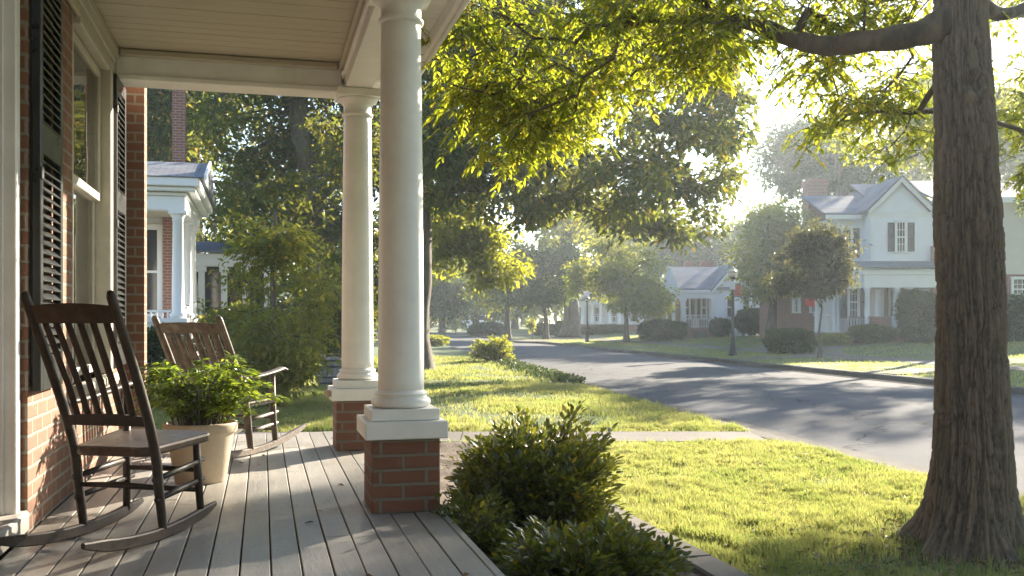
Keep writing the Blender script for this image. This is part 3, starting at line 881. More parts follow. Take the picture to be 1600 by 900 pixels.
# ------------------------------------------------------------------ branching trees
def in_ellipsoids(n, ells, shell=0.5, thresh=0.42, nscale=0.5, seed=0):
    """clump centres inside a union of ellipsoids (cx,cy,cz,rx,ry,rz), denser near the outside, with holes"""
    vols = np.array([e[3]*e[4]*e[5] for e in ells])**0.75; vols /= vols.sum()
    out = []
    while len(out) < n:
        k_ = RNG.choice(len(ells), p=vols); e = np.array(ells[k_])
        d = unit(1)[0]; r = RNG.random()**(1/3*(1-shell) + 0.18*shell)
        p = e[:3] + d*r*e[3:]
        if noise3(p[0]*nscale+seed, p[1]*nscale, p[2]*nscale*1.3) < thresh: continue
        out.append(p)
    return np.array(out)

def grow(mb, trunk, trunk_r, clumps, rmin=0.012, first=2, seg=0.8, sag=0.08, expo=0.46, sides=6, limbmax=0.5):
    """connects clump centres to a trunk polyline and adds tapered tubes to mb"""
    pos = [np.array(p, float) for p in trunk]; par = [-1] + list(range(len(trunk)-1)); nt = len(trunk)
    P_ = np.zeros((len(trunk) + len(clumps)*14 + 10, 3)); P_[:nt] = pos; n = nt
    ref = pos[-1]
    order = np.argsort(np.linalg.norm(clumps - ref, axis=1))
    par = par + [0]*(len(P_)-nt)
    leafn = []
    dist0 = np.zeros(len(P_))
    for ci in order:
        c = clumps[ci]; Q = P_[first:n]
        d = np.linalg.norm(Q - c, axis=1)
        cost = d + 0.35*np.maximum(0, Q[:, 2]-c[2]) + 0.22*dist0[first:n]
        b_ = first + int(np.argmin(cost)); a = P_[b_].copy(); L = np.linalg.norm(c-a); m = max(1, int(math.ceil(L/seg))); m = min(m, 12)
        prev = b_
        perp = unit(1)[0]*L*0.07
        for i in range(1, m+1):
            t = i/m; q = a + (c-a)*t + np.array([0, 0, 1])*sag*L*math.sin(math.pi*t) + perp*math.sin(math.pi*t) + (unit(1)[0]*0.05*seg if i < m else 0)
            P_[n] = q; par[n] = prev; dist0[n] = dist0[prev] + np.linalg.norm(q-P_[prev]); prev = n; n += 1
        leafn.append(prev)
    w = np.zeros(n)
    for l in leafn: w[l] += 1
    for i in range(n-1, 0, -1): w[par[i]] += w[i]
    rad = rmin * np.maximum(w, 1)**expo
    tr = np.array(trunk_r)
    rad[:nt] = tr
    for i in range(nt, n): rad[i] = min(rad[i], rad[par[i]]*0.92 if par[i] >= nt else rad[par[i]]*limbmax + rmin)
    kids = [[] for _ in range(n)]
    for i in range(1, n): kids[par[i]].append(i)
    # chains
    if mb is not None:
        done = set(range(nt))
        for i in range(nt, n):
            if i in done: continue
            pr = par[i]
            chain = [pr, i]; done.add(i); cur = i
            while kids[cur]:
                nx = max(kids[cur], key=lambda q: w[q])
                if nx in done: break
                chain.append(nx); done.add(nx); cur = nx
            rr = [rad[q] for q in chain]; rr[0] = min(rr[0], rr[1]*1.25)
            sd = sides if rr[1] > 0.03 else 4
            mb.tube([P_[q] for q in chain], rr, sd, caps=False)
    return P_[:n], rad, par[:n]

def ell_px(lst, d, ry=None, dd=0.0):
    """ellipsoids from the photograph: (px, py, rx_px, rz_px[, depth offset])"""
    out = []
    for e in lst:
        de = d + (e[4] if len(e) > 4 else 0.0); c = PX(e[0], e[1], de); rx = e[2]/F*de; rz = e[3]/F*de
        out.append((c.x, c.y, c.z, rx, (ry if ry else max(rx, rz)*0.9), rz))
    return out

def tree(name, label, base, trunk_px, d, r0, ells, leaf, bark='bark_far', ncl=160, per=60, crad=0.55, lsize=0.2, group=None, ry=None, rmin=0.014, thresh=0.40, nsc=0.5, aspect=0.55, flat=0.6, stems=None, cat='tree', limbmax=0.55, seed=0, first=None, flare=0.5):
    """trunk_px: (px, py) points up the trunk at depth d; base: ground point"""
    t = thing(name, label, cat, base, 0, group)
    pts = [np.array(base)] + [np.array(q, float) if len(q) == 3 else np.array(PX(q[0], q[1], d)) for q in trunk_px]
    # resample the trunk

    fine = []
    for a, e in zip(pts[:-1], pts[1:]):
        m = max(2, int(np.linalg.norm(e-a)/0.6))
        for i in range(m): fine.append(a + (e-a)*i/m)
    fine.append(pts[-1]); fine = np.array(fine)
    ln = np.concatenate([[0], np.cumsum(np.linalg.norm(np.diff(fine, axis=0), axis=1))]); tt = ln/ln[-1]
    tr = r0*(1 - 0.55*tt) * (1 + flare*np.exp(-ln/(r0*1.6)))
    wob = np.stack([noise3(ln*0.8+seed, seed, 0)-0.5, noise3(ln*0.8, seed+9, 1)-0.5, 0*ln], 1)*r0*0.7; wob[0] = 0
    fine = fine + wob
    clumps = in_ellipsoids(ncl, ells, 0.55, thresh, nsc, seed)
    b0 = np.array(base)
    mb = MB(); mb.tube([p-b0 for p in fine], list(tr), 10, caps=False); mb.build('trunk', M[bark], t)
    mb = MB(); f0 = first if first is not None else max(2, int(len(fine)*0.45))
    Pn, rad, par = grow(mb, fine - b0, tr, clumps - b0, rmin=rmin, first=f0, limbmax=limbmax)
    mb.build('branches', M[bark], t)
    pos, ax, nr, L, Wd = clump_leaves(clumps - b0, crad*(0.7+0.6*RNG.random(ncl)), per, lsize, aspect, flat)
    me = leaf_mesh('crown', pos, ax, nr, L, Wd); link('crown', me, M[leaf], t)
    return t

def shrub(name, label, base, rad, leaf, n, size, cat='shrub', group=None, aspect=0.45, lump=0.35, box=0.0, stem=True, lance=False, up=0.5, seed=0, core=True, droop=0.15):
    """a bush: rad = (rx, ry, height)"""
    t = thing(name, label, cat, base, 0, group)
    rx, ry, h = rad
    d = unit(n); d[:, 2] = np.abs(d[:, 2])*1.0
    d[:, 2] = np.where(RNG.random(n) < 0.25, -d[:, 2]*0.6, d[:, 2])
    if box > 0:
        mx = np.max(np.abs(d), axis=1, keepdims=True); d = d*(1-box) + d/mx*box
    q = RNG.random(n)**0.30
    lm = 1 - lump/2 + lump*noise3(d[:, 0]*2.1+seed, d[:, 1]*2.1, d[:, 2]*2.1+3) + 0.5*lump*(noise3(d[:, 0]*6+seed, d[:, 1]*6, d[:, 2]*6)-0.5)
    pos = d * (q*lm)[:, None] * np.array([[rx, ry, h*0.52]]) + np.array([[0, 0, h*0.48]])
    pos[:, 2] = np.maximum(pos[:, 2], 0.02)
    ax = d*np.array([[1, 1, 0.9]]) + 0.75*unit(n) + np.array([[0, 0, 0.25]])
    nr = unit(n) + d*0.8 + np.array([[0, 0, up*2]])
    s = size*(0.55+0.8*RNG.random(n))
    link('foliage', leaf_mesh('foliage', pos, ax, nr, s, s*aspect, lance, droop), M[leaf], t)
    if stem:
        mb = MB()
        for i in range(14):
            a = random.uniform(0, 6.28); rr = random.uniform(0.25, 0.75)
            e = Vector((rx*rr*math.cos(a), ry*rr*math.sin(a), h*random.uniform(0.5, 0.85)))
            s0 = Vector((rx*0.15*math.cos(a), ry*0.15*math.sin(a), -0.03))
            mb.tube(lerp_path([s0, s0*0.5+e*0.5+Vector((0, 0, 0.08*h)), e], 3), [0.012*h+0.004]*3+[0.008*h+0.003]*3+[0.003], 5, caps=False)
        mb.build('stems', M['bark_far'], t)
    return t

def shoot_shrub(label, base, rad, leaf, shoots, size, group, seed=0, skew=(0, 0)):
    """a loose bush of many leafy shoots fanning out of the ground"""
    rs = random.Random(seed); rx, ry, h = rad
    t = thing('shrub', label, 'shrub', base, 0, group)
    mb = MB(); P_, A_, N_, L_ = [], [], [], []
    for i in range(shoots):
        a = rs.uniform(0, 6.283); el = math.asin(min(1, rs.random()**0.75)); k_ = rs.uniform(0.80, 1.0) * (0.82 + 0.36*float(noise3(2*math.cos(a)+seed, 2*math.sin(a), 2.2*el)))
        if rs.random() < 0.05: k_ *= 1.08
        e = Vector((rx*math.cos(a)*math.cos(el)**0.55, ry*math.sin(a)*math.cos(el)**0.55, h*(0.10+0.90*math.sin(el)**0.85)))*k_
        s0 = Vector((e.x*0.18, e.y*0.18, 0.0)); mid = Vector((e.x*0.55, e.y*0.55, e.z*0.62 + 0.04*h))
        pth = lerp_path([s0, mid, e], 5)
        mb.tube(pth, [0.0055]*4 + [0.004]*4 + [0.002]*3, 4, caps=False)
        od = (e-mid).normalized()
        for j in range(26):
            f = rs.uniform(0.30, 1.0)**0.8; q = pth[min(10, int(f*10))].lerp(pth[min(10, int(f*10)+1)], rs.random())
            al = rs.uniform(0, 6.283)
            rv = Vector((math.cos(al), math.sin(al), rs.uniform(-0.5, 0.9)))
            P_.append(q + rv*rs.uniform(0.0, 0.045)); A_.append(rv*0.8 + od*0.9); N_.append((rs.gauss(0, .5), rs.gauss(0, .5), 0.8)); L_.append(size*rs.uniform(0.6, 1.25)*(1.1-0.35*f))
    mb.build('stems', M['bark_far'], t)
    P_, A_, N_ = (np.array([tuple(p) for p in q]) for q in (P_, A_, N_)); P_[:, 2] = np.maximum(P_[:, 2], 0.01)
    link('foliage', leaf_mesh('foliage', P_, A_, N_, np.array(L_), np.array(L_)*0.40, True, 0.12), M[leaf], t)
    return t

# ================================================================== THE POTTED PLANT
pp = W(-0.40, 6.25, 0.0); pp = Vector((-1.93, 5.95, 0.001))
t = thing('potted_plant', 'leafy green plant in a tapered buff clay pot between the two rocking chairs', 'potted plant', pp)
b = MB(); b.lathe([(0.146, 0.0), (0.152, 0.004), (0.196, 0.285), (0.202, 0.30), (0.212, 0.302), (0.219, 0.312), (0.224, 0.355), (0.221, 0.366), (0.208, 0.368), (0.203, 0.355), (0.190, 0.33)], 0, 0, 56, caps=False)
b.add([(0.146*math.cos(a), 0.146*math.sin(a), 0.0) for a in np.linspace(0, 6.283, 40, endpoint=False)], [tuple(range(40))[::-1]])
b.build('pot', M['clay'], t)
b = MB(); b.lathe([(0.0, 0.345), (0.12, 0.338), (0.198, 0.325)], 0, 0, 40, caps=False); b.v = [(x, y, z+0.012*noise3(x*30, y*30, 0)) for x, y, z in b.v]; b.build('soil', M['soil'], t)
st = MB(); P_, A_, N_, L_ = [], [], [], []
for i in range(84):
    a = random.uniform(0, 6.283); rr = random.uniform(0, 0.15); s0 = Vector((rr*math.cos(a), rr*math.sin(a), 0.33))
    out = random.uniform(0.10, 0.34)*(0.6+rr*3.0); hh = random.uniform(0.14, 0.42)*(1.15-out*0.9)
    e = s0 + Vector((out*math.cos(a), out*math.sin(a), hh)); mid = s0 + Vector((out*0.35*math.cos(a), out*0.35*math.sin(a), hh*0.75))
    pth = lerp_path([s0, mid, e, e + Vector((0.06*math.cos(a), 0.06*math.sin(a), -0.03))], 5)
    st.tube(pth, [0.0045]*6+[0.003]*10, 5, caps=False)
    for q in pth[3:]:
        for kk in range(4):
            P_.append(q); al = random.uniform(0, 6.283); A_.append((math.cos(al)+0.5*math.cos(a), math.sin(al)+0.5*math.sin(a), random.uniform(-0.3, 0.7)))
            N_.append((random.gauss(0, .4), random.gauss(0, .4), 1.0)); L_.append(random.uniform(0.040, 0.078))
st.build('stems', M['bark_far'], t)
link('foliage', leaf_mesh('foliage', np.array(P_), np.array(A_), np.array(N_), np.array(L_), np.array(L_)*0.28, True, 0.25), M['pot_leaf'], t)

# ================================================================== SHRUBS BY THE PORCH
p = GP(835, 868)
shoot_shrub('large rounded glossy shrub beside the brick pier and the porch edge', (0.12, 5.5, GROUND+0.02), (0.56, 0.50, 0.83), 'shrub_leaf', 600, 0.066, 'shrubs in the porch bed', 3)
shoot_shrub('low spreading shrub in front of the rounded shrub at the bottom of the bed', (0.33, 4.35, GROUND+0.02), (0.48, 0.42, 0.46), 'shrub_leaf', 290, 0.066, 'shrubs in the porch bed', 8)
shoot_shrub('small sprawling shrub tucked under the porch floor edge', (-0.20, 5.0, GROUND+0.02), (0.24, 0.46, 0.50), 'shrub_leaf', 170, 0.05, 'shrubs in the porch bed', 18)
q = GP(770, 566)
shoot_shrub('small sunlit shrub at the lawn corner beside the road', q, (0.80, 0.6, 0.82), 'street_leaf', 150, 0.125, 'shrubs along the near lawn edge', 5)
q = GP(676, 541)
shrub('shrub', 'low shrub by the road partly behind the near column', q, (0.85, 0.7, 0.5), 'street_leaf', 2200, 0.15, group='shrubs along the near lawn edge', lump=0.5, seed=6)
# ground cover along the kerb
P0 = []
for i in range(2600):
    y = random.uniform(20.5, 30.5); tcl = abs(random.gauss(0, 0.28)); P0.append((float(xl(y)) - 0.35 - tcl, y, GROUND + random.uniform(0.0, 0.14)*max(0.2, 1-tcl)))
P0 = np.array(P0); n = len(P0)
o = link('ground_cover', leaf_mesh('ground_cover', P0, unit(n)+np.array([[0, 0, 0.6]]), unit(n)+np.array([[0, 0, 1.5]]), np.full(n, 0.13), np.full(n, 0.05)), M['hedge_leaf'])
tag(o, 'low green ground cover spilling over the kerb edge', 'ground cover', kind='stuff')

# barrel planter
q = Vector(((517-800)/F*20.0, 20.0, GROUND+0.02))
t = thing('barrel', 'old grey wooden barrel planter standing by the dark shrubs', 'barrel', q)
b = MB(); n = 22
for i in range(n):
    a0 = 2*math.pi*i/n + 0.012; a1 = 2*math.pi*(i+1)/n - 0.012; vs = []
    for z, r_ in ((0, 0.255), (0.15, 0.28), (0.3, 0.288), (0.45, 0.283), (0.60, 0.268)):
        for a in (a0, a1):
            for rr in (r_-0.025, r_): vs.append((rr*math.cos(a), rr*math.sin(a), z))
    fs = []
    for j in range(4):
        o_ = j*4
        fs += [(o_+1, o_+3, o_+7, o_+5), (o_, o_+4, o_+6, o_+2), (o_, o_+1, o_+5, o_+4), (o_+2, o_+6, o_+7, o_+3)]
    fs += [(16, 17, 19, 18), (0, 2, 3, 1)]
    b.add(vs, fs)
b.build('staves', M['barrel_wood'], t)
for z, r_ in ((0.08, 0.273), (0.20, 0.290), (0.42, 0.291), (0.54, 0.279)):
    b = MB(); b.lathe([(r_, z-0.018), (r_+0.004, z-0.018), (r_+0.004, z+0.018), (r_, z+0.018)], 0, 0, 32, caps=False); b.build('hoop', M['iron'], t)
b = MB(); b.lathe([(0.0, 0.55), (0.255, 0.55)], 0, 0, 24, caps=False); b.build('soil', M['soil'], t)

# ================================================================== THE NEAR TREE ON THE RIGHT
TB = PX(1512, 862, 5.85); TB.z = GROUND
axis_px = [(1512, 862), (1517, 800), (1520, 700), (1518, 580), (1516, 450), (1512, 330), (1508, 200), (1503, 100), (1500, 0), (1497, -120), (1494, -260), (1492, -420)]
wid_px = [0, 0, 118, 108, 103, 100, 94, 90, 86, 80, 70, 60]
t = thing('shade_tree', 'big tree close by at the right with thick furrowed trunk and overhanging limb', 'tree', TB)
D = 5.85
ax_w = np.array([PX(x, y, D) for x, y in axis_px]) - np.array(TB)
zs = ax_w[:, 2]; order = np.argsort(zs)
n_t, n_z = 300, 520
ztop = float(zs.max()); Zg = np.concatenate([np.linspace(-0.12, 3.1, n_z), np.linspace(3.2, ztop, 40)]); n_z = len(Zg)
th = np.linspace(0, 2*math.pi, n_t, endpoint=False)
ZZ, TT = np.meshgrid(Zg, th, indexing='ij')
cx = np.interp(Zg, zs[order], ax_w[order, 0])
rb = np.interp(Zg, [-0.2, 0.45, 0.8, 1.2, 1.8, 2.6, 3.2, 5.0], [0.225, 0.225, 0.213, 0.203, 0.194, 0.177, 0.165, 0.12])
RB = rb[:, None]*np.ones_like(TT)
lobe = 0.55 + 0.45*np.cos(5*TT + 0.9) + 0.35*np.cos(3*TT - 0.6)
fl = np.exp(-np.maximum(ZZ, -0.1)/0.17); fl2 = np.exp(-np.maximum(ZZ, 0)/0.5)
RB = RB*(1 + fl*(0.28 + 0.80*np.maximum(lobe-0.15, -0.15) + 0.35*(noise3(np.cos(TT)*3.2, np.sin(TT)*3.2, ZZ*2+5)-0.5)) + 0.10*fl2)
RB = RB*(1 + 0.035*(noise3(np.cos(TT)*1.6, np.sin(TT)*1.6, ZZ*1.4)-0.5)*2)
RB = RB*(1 + 0.045*np.exp(-((ZZ-2.0)/0.22)**2))
# furrowed bark
def furrow(fx, fz, seed, wamp=0.35):
    cxx, syy = np.cos(TT), np.sin(TT)
    wv = noise3(cxx*4+seed, syy*4, ZZ*3.0)
    a = noise3((cxx + wamp*0.10*(wv-0.5))*fx, (syy + wamp*0.10*(noise3(cxx*4, syy*4+seed, ZZ*3+7)-0.5))*fx, ZZ*fz + seed*3 + wv*1.2)
    return 1 - np.abs(2*a-1)
f1 = furrow(16.5, 5.0, 1, 1.5); f2 = furrow(33, 12, 4, 1.0); f3 = noise3(np.cos(TT)*40, np.sin(TT)*40, ZZ*34)
bark = -0.030*np.clip((f1-0.58)/0.42, 0, 1)**0.9 - 0.014*np.clip((f2-0.60)/0.40, 0, 1) + 0.005*(f3-0.5)
# healed knot facing the camera
kz, kt = 2.80, -math.pi/2 - 0.10
dk = np.sqrt(((TT - (kt % (2*math.pi)))*0.17)**2 + (ZZ-kz)**2)
RB = RB + bark + 0.034*np.exp(-((dk-0.075)/0.03)**2) - 0.035*np.exp(-(dk/0.045)**2)
Xt = cx[:, None] + RB*np.cos(TT); Yt = RB*np.sin(TT)
vv = np.stack([Xt, Yt, ZZ], -1).reshape(-1, 3)
i, j = np.meshgrid(np.arange(n_z-1), np.arange(n_t), indexing='ij'); j2 = (j+1) % n_t
q = np.stack([i*n_t+j, i*n_t+j2, (i+1)*n_t+j2, (i+1)*n_t+j], -1).reshape(-1, 4)
me = np_mesh('trunk', vv, [q], True)
att = me.attributes.new('furrow', 'FLOAT', 'POINT')
att.data.foreach_set('value', np.clip(-bark/0.024, 0, 1).astype(np.float32).ravel())
k = NT('furrowed_bark'); at = k.n('Attribute', attribute_name='furrow'); v = k.coord(); n1 = k.noise(v, 3.0, 5); n2 = k.noise(k.coord('Object', (60, 60, 25)), 1.0, 5, 0.65)
c = k.mix(at.outputs['Fac'], (0.150, 0.112, 0.076), (0.034, 0.026, 0.019)); c = k.mix(k.ramp(n2, [(0.3, 0.0), (0.75, 0.65)]), c, (0.20, 0.162, 0.12)); c = k.mix(k.ramp(n1, [(0.5, 0.0), (0.75, 0.5)]), c, (0.11, 0.10, 0.068))
k.P(Base_Color=c, Roughness=0.93); k.bump(n2, 0.6, 0.008); M['bark_near'] = k.m
link('trunk', me, M['bark_near'], t)

def limb_pts(lst):
    return [PX(x, y, d) - TB for x, y, d in lst]
def limb(lst, radii, name='limb', n=14):
    pts = lerp_path(limb_pts(lst), 6); rr = np.interp(np.linspace(0, 1, len(pts)), np.linspace(0, 1, len(radii)), radii)
    rr = rr*(1 + 0.10*(noise3(np.arange(len(pts))*0.6, 3.3, 0)-0.5)*2)
    b = MB(); b.tube(pts, list(rr), n); b.build(name, M['bark_smooth'], t); return pts, rr
lp, lr = limb([(1500, 20, 5.85), (1450, 48, 5.8), (1395, 60, 5.8), (1340, 66, 5.9), (1290, 72, 6.0), (1230, 58, 6.1), (1180, 38, 6.2), (1120, 28, 6.35), (1045, 30, 6.5), (985, 22, 6.7), (920, -8, 6.9), (850, -45, 7.1)],
              [0.12, 0.082, 0.073, 0.067, 0.062, 0.056, 0.05, 0.042, 0.036, 0.03, 0.024, 0.018])
limb([(1500, -30, 5.85), (1560, 22, 6.1), (1640, -6, 6.4), (1760, -60, 6.8)], [0.07, 0.042, 0.034, 0.025])
lq, lqr = limb([(1140, 30, 6.3), (1105, 8, 6.25), (1060, -20, 6.1), (1000, -60, 6.0)], [0.045, 0.032, 0.026, 0.018])

def sprays(centres, nper, leaf_n, Ls, spread, dirs=None):
    """drooping twigs set with lance leaflets on both sides and a fan at the tip"""
    tw = MB(); P_, A_, N_, L_ = [], [], [], []
    for c in centres:
        for s in range(nper):
            a = random.uniform(0, 6.283); o = Vector(c) + Vector((random.gauss(0, spread), random.gauss(0, spread), random.gauss(0, spread*0.55)))
            ln = random.uniform(0.15, 0.28); dz = random.uniform(-0.75, 0.05)
            dv = Vector((math.cos(a), math.sin(a), dz)).normalized()
            e = o + dv*ln + Vector((0, 0, -0.05)); mid = o + dv*ln*0.55 + Vector((0, 0, 0.012))
            pth = [o, mid, e]; tw.tube(pth, [0.0035, 0.0028, 0.0015], 4, caps=False)
            sd = dv.cross(Vector((0, 0, 1))).normalized()
            for i in range(leaf_n):
                f = (i//2+0.6)/(leaf_n/2); q = o.lerp(mid, min(1, f*2)) if f < 0.5 else mid.lerp(e, (f-0.5)*2)
                sg = 1 if i % 2 else -1; op = 0.95 - 0.55*f
                P_.append(q); A_.append(dv*(0.5+0.6*f) + sd*sg*op + Vector((random.gauss(0, .12), random.gauss(0, .12), random.gauss(-0.22, .16))))
                N_.append(Vector((random.gauss(0, .35), random.gauss(0, .35), 1))); L_.append(random.uniform(0.55, 1.3)*Ls)
            P_.append(e); A_.append(dv + Vector((0, 0, -0.3))); N_.append(Vector((0, 0, 1))); L_.append(Ls*1.1)
    return tw, np.array([tuple(x) for x in P_]), np.array([tuple(x) for x in A_]), np.array([tuple(x) for x in N_]), np.array(L_)

near_ells = ell_px([(860, 125, 120, 85), (800, 165, 95, 55), (735, 110, 60, 55), (930, 80, 95, 70), (850, 20, 120, 60), (760, 45, 60, 45), (710, 165, 38, 22), (985, 30, 75, 50), (880, 185, 80, 34), (805, 222, 38, 22)], 6.9, 0.55)
near_ells2 = ell_px([(1050, -20, 110, 50), (1180, -25, 120, 45), (1300, 10, 110, 45), (1410, 0, 70, 40), (1080, 75, 60, 35), (1130, 60, 40, 25)], 6.3, 0.5)
near_ells3 = ell_px([(1330, 125, 85, 45), (1405, 180, 55, 60), (1250, 110, 35, 28), (1400, 120, 60, 40), (1340, 185, 40, 22), (1440, 240, 22, 35)], 6.9, 0.6)
near_ells4 = ell_px([(1610, 120, 55, 110), (1590, 260, 30, 60), (1640, 40, 90, 80), (1700, 200, 80, 140)], 7.0, 0.6)
near_up = ell_px([(1300, -230, 350, 130), (1500, -420, 500, 160), (1050, -190, 180, 90), (1750, -260, 250, 140)], 6.3, 1.6)
c1 = in_ellipsoids(150, near_ells, 0.2, 0.42, 2.6, 1); c2 = in_ellipsoids(95, near_ells2, 0.3, 0.42, 2.6, 2)
c3 = in_ellipsoids(46, near_ells3, 0.2, 0.44, 2.6, 3); c4 = in_ellipsoids(50, near_ells4, 0.3, 0.34, 2.2, 4); c5 = in_ellipsoids(170, near_up, 0.4, 0.36, 1.0, 5)
allc = np.concatenate([c1, c2, c3, c4, c5]) - np.array(TB)
mb = MB()
skel = [np.array(p) for p in lp] + [np.array(p) for p in lq]
trunk_sk = [np.array((float(np.interp(z, zs[order], ax_w[order, 0])), 0, z)) for z in np.linspace(3.0, ztop, 6)]
sk = np.array(skel + trunk_sk)
grow(mb, sk, list(lr) + list(lqr) + [0.15]*6, allc, rmin=0.0045, first=8, seg=0.25, sag=0.05, expo=0.5, sides=6, limbmax=0.35)
mb.build('branches', M['bark_smooth'], t)
tw, P_, A_, N_, L_ = sprays(allc, 6, 13, 0.062, 0.115)
tw.build('twigs', M['bark_smooth'], t)
link('foliage', leaf_mesh('foliage', P_, A_, N_, L_, L_*0.33, True, 0.16), M['near_leaf'], t)

# ================================================================== THE OTHER TREES
def up(px, py0, d):   # ground point of a trunk given only its depth
    x = (px-800)/F*d; return Vector((x, d, float(gz(x, d))))
G1 = 'large trees left of the road'
tree('shade_tree', 'wide dark leafy tree behind the near column, its crown spreading over the lawn', up(650, 0, 26), [(651, 480), (653, 400), (657, 320), (672, 200), (700, 60), (730, -80)], 26, 0.36,
     ell_px([(745, 70, 120, 130), (880, 90, 170, 150), (1020, 150, 115, 130), (1060, 60, 95, 95), (1090, 240, 60, 95), (930, 270, 150, 60), (780, 280, 110, 75), (690, 250, 60, 80), (1095, 335, 45, 38), (1040, 330, 60, 35), (850, -120, 260, 130), (1010, 320, 80, 35), (700, -60, 130, 140)], 26, 4.2),
     'oak_leaf', ncl=600, per=100, crad=0.62, lsize=0.20, group=G1, thresh=0.435, nsc=0.45, seed=2, first=7, limbmax=0.5, rmin=0.015)
tree('low_limbed_tree', 'sunlit yellow green tree hanging low over the lawn beside the near column', up(657, 0, 31), [(657, 440), (660, 390), (672, 350), (700, 340)], 31, 0.2,
     ell_px([(735, 385, 60, 50), (780, 420, 40, 35), (700, 360, 50, 40), (770, 375, 50, 30)], 31, 1.6),
     'street_leaf', ncl=80, per=110, crad=0.6, lsize=0.16, group=G1, thresh=0.36, nsc=0.7, seed=4, rmin=0.02)
G2 = 'trees behind the neighbouring porch'
tree('shade_tree', 'tall forked tree with a thick trunk left of the far column', up(488, 0, 31), [(488, 430), (487, 330), (480, 250), (462, 170), (452, 80), (450, -60)], 31, 0.42,
     ell_px([(480, 170, 100, 80), (400, 215, 80, 70), (530, 250, 70, 80), (500, 60, 140, 80), (420, 330, 70, 70), (540, 380, 60, 80), (560, 120, 60, 90), (470, 300, 60, 50)], 31, 3.4),
     'left_leaf', ncl=330, per=105, crad=0.85, lsize=0.19, group=G2, thresh=0.43, nsc=0.4, seed=6, limbmax=0.6, rmin=0.02)
tree('shade_tree', 'tall leafy tree directly behind the tall brick chimney', up(300, 0, 40), [(300, 430), (302, 330), (298, 240), (305, 140)], 40, 0.4,
     ell_px([(255, 190, 70, 70), (330, 200, 65, 65), (300, 270, 110, 80), (370, 290, 60, 80), (290, 110, 100, 50), (350, 370, 70, 60)], 40, 3.6),
     'left_leaf', ncl=260, per=100, crad=1.05, lsize=0.24, group=G2, thresh=0.42, nsc=0.35, seed=9, rmin=0.02)
tree('shade_tree', 'darkest evergreen tree filling the gap beside the far column', up(545, 0, 36), [(545, 440), (548, 330), (552, 200)], 36, 0.3,
     ell_px([(545, 420, 70, 110), (560, 300, 60, 90), (500, 470, 60, 60), (610, 330, 60, 160), (620, 180, 60, 120)], 36, 2.6),
     'street_leaf_dark', ncl=240, per=100, crad=0.95, lsize=0.22, group=G2, thresh=0.36, nsc=0.4, seed=12, rmin=0.02)
G3 = 'small trees and tall shrubs beyond the porch'
tree('crape_myrtle', 'slender olive leaved tree standing just beyond the porch end', Vector((-3.75, 15.2, GROUND+0.02)), [(432, 560), (428, 480), (425, 400), (430, 330)], 15.2, 0.055,
     ell_px([(420, 400, 85, 95), (390, 470, 75, 70), (445, 520, 50, 75), (415, 585, 55, 35), (370, 400, 50, 50), (470, 420, 45, 70), (350, 430, 30, 45)], 15.2, 1.0),
     'olive_leaf', ncl=190, per=52, crad=0.36, lsize=0.105, group=G3, thresh=0.40, nsc=1.1, seed=15, rmin=0.006, aspect=0.4, first=1)
shrub('tall_shrub', 'dense dark shrub behind the grey barrel planter', Vector((-4.35, 23.6, GROUND)), (0.95, 0.9, 3.2), 'left_leaf', 6500, 0.14, group=G3, lump=0.6, seed=21)
shrub('tall_shrub', 'loose leafy shrub at the foot of the slender olive tree', Vector((-3.95, 16.2, GROUND)), (0.68, 0.6, 1.4), 'olive_leaf', 2600, 0.10, group=G3, lump=0.6, seed=23)
shrub('tall_shrub', 'green shrub below the white railing of the neighbouring porch', Vector((-7.2, 19.0, GROUND)), (0.9, 0.7, 1.25), 'hedge_leaf', 4800, 0.12, group=G3, lump=0.6, seed=24)
shrub('tall_shrub', 'broad shrub between the neighbouring porch and the slender olive tree', Vector((-6.3, 22.5, GROUND)), (1.0, 0.8, 1.7), 'left_leaf', 5200, 0.14, group=G3, lump=0.6, seed=25)

G4 = 'street trees across the road'
def gdepth(px, py): p = GP(px, py); return p, p.y
p, d = gdepth(979, 535.5)
tree('street_tree', 'young green tree with spreading branches before the white cottage', p, [(978, 500), (975, 470), (968, 440)], d, 0.16,
     ell_px([(960, 405, 70, 45), (1000, 420, 45, 40), (930, 440, 35, 28), (1015, 470, 30, 22), (985, 455, 50, 30), (965, 375, 45, 25)], d, 2.6),
     'street_leaf', ncl=150, per=75, crad=0.75, lsize=0.26, group=G4, thresh=0.38, nsc=0.45, seed=31, first=1, rmin=0.02)
p, d = gdepth(891, 527.8)
tree('tall_tree', 'very tall straight grey trunk with a flared foot and high crown across the road', p, [(888, 460), (887, 400), (885, 340), (884, 260)], d, 0.62,
     ell_px([(900, 330, 80, 40), (850, 370, 50, 35), (930, 350, 60, 40), (870, 270, 90, 60)], d, 4.0),
     'street_leaf', ncl=150, per=60, crad=1.1, lsize=0.36, group=G4, thresh=0.40, nsc=0.3, seed=33, first=6, flare=0.6, limbmax=0.3)
p, d = gdepth(853, 530.6)
tree('street_tree', 'dark green street tree with forked trunk left of the tall straight trunk', p, [(852, 500), (851, 480), (850, 450)], d, 0.2,
     ell_px([(850, 430, 62, 42), (820, 450, 35, 28), (880, 445, 35, 28), (855, 400, 45, 30)], d, 2.6),
     'street_leaf_dark', ncl=120, per=70, crad=0.9, lsize=0.30, group=G4, thresh=0.36, nsc=0.4, seed=35, first=1, rmin=0.025)
p, d = gdepth(792, 529)
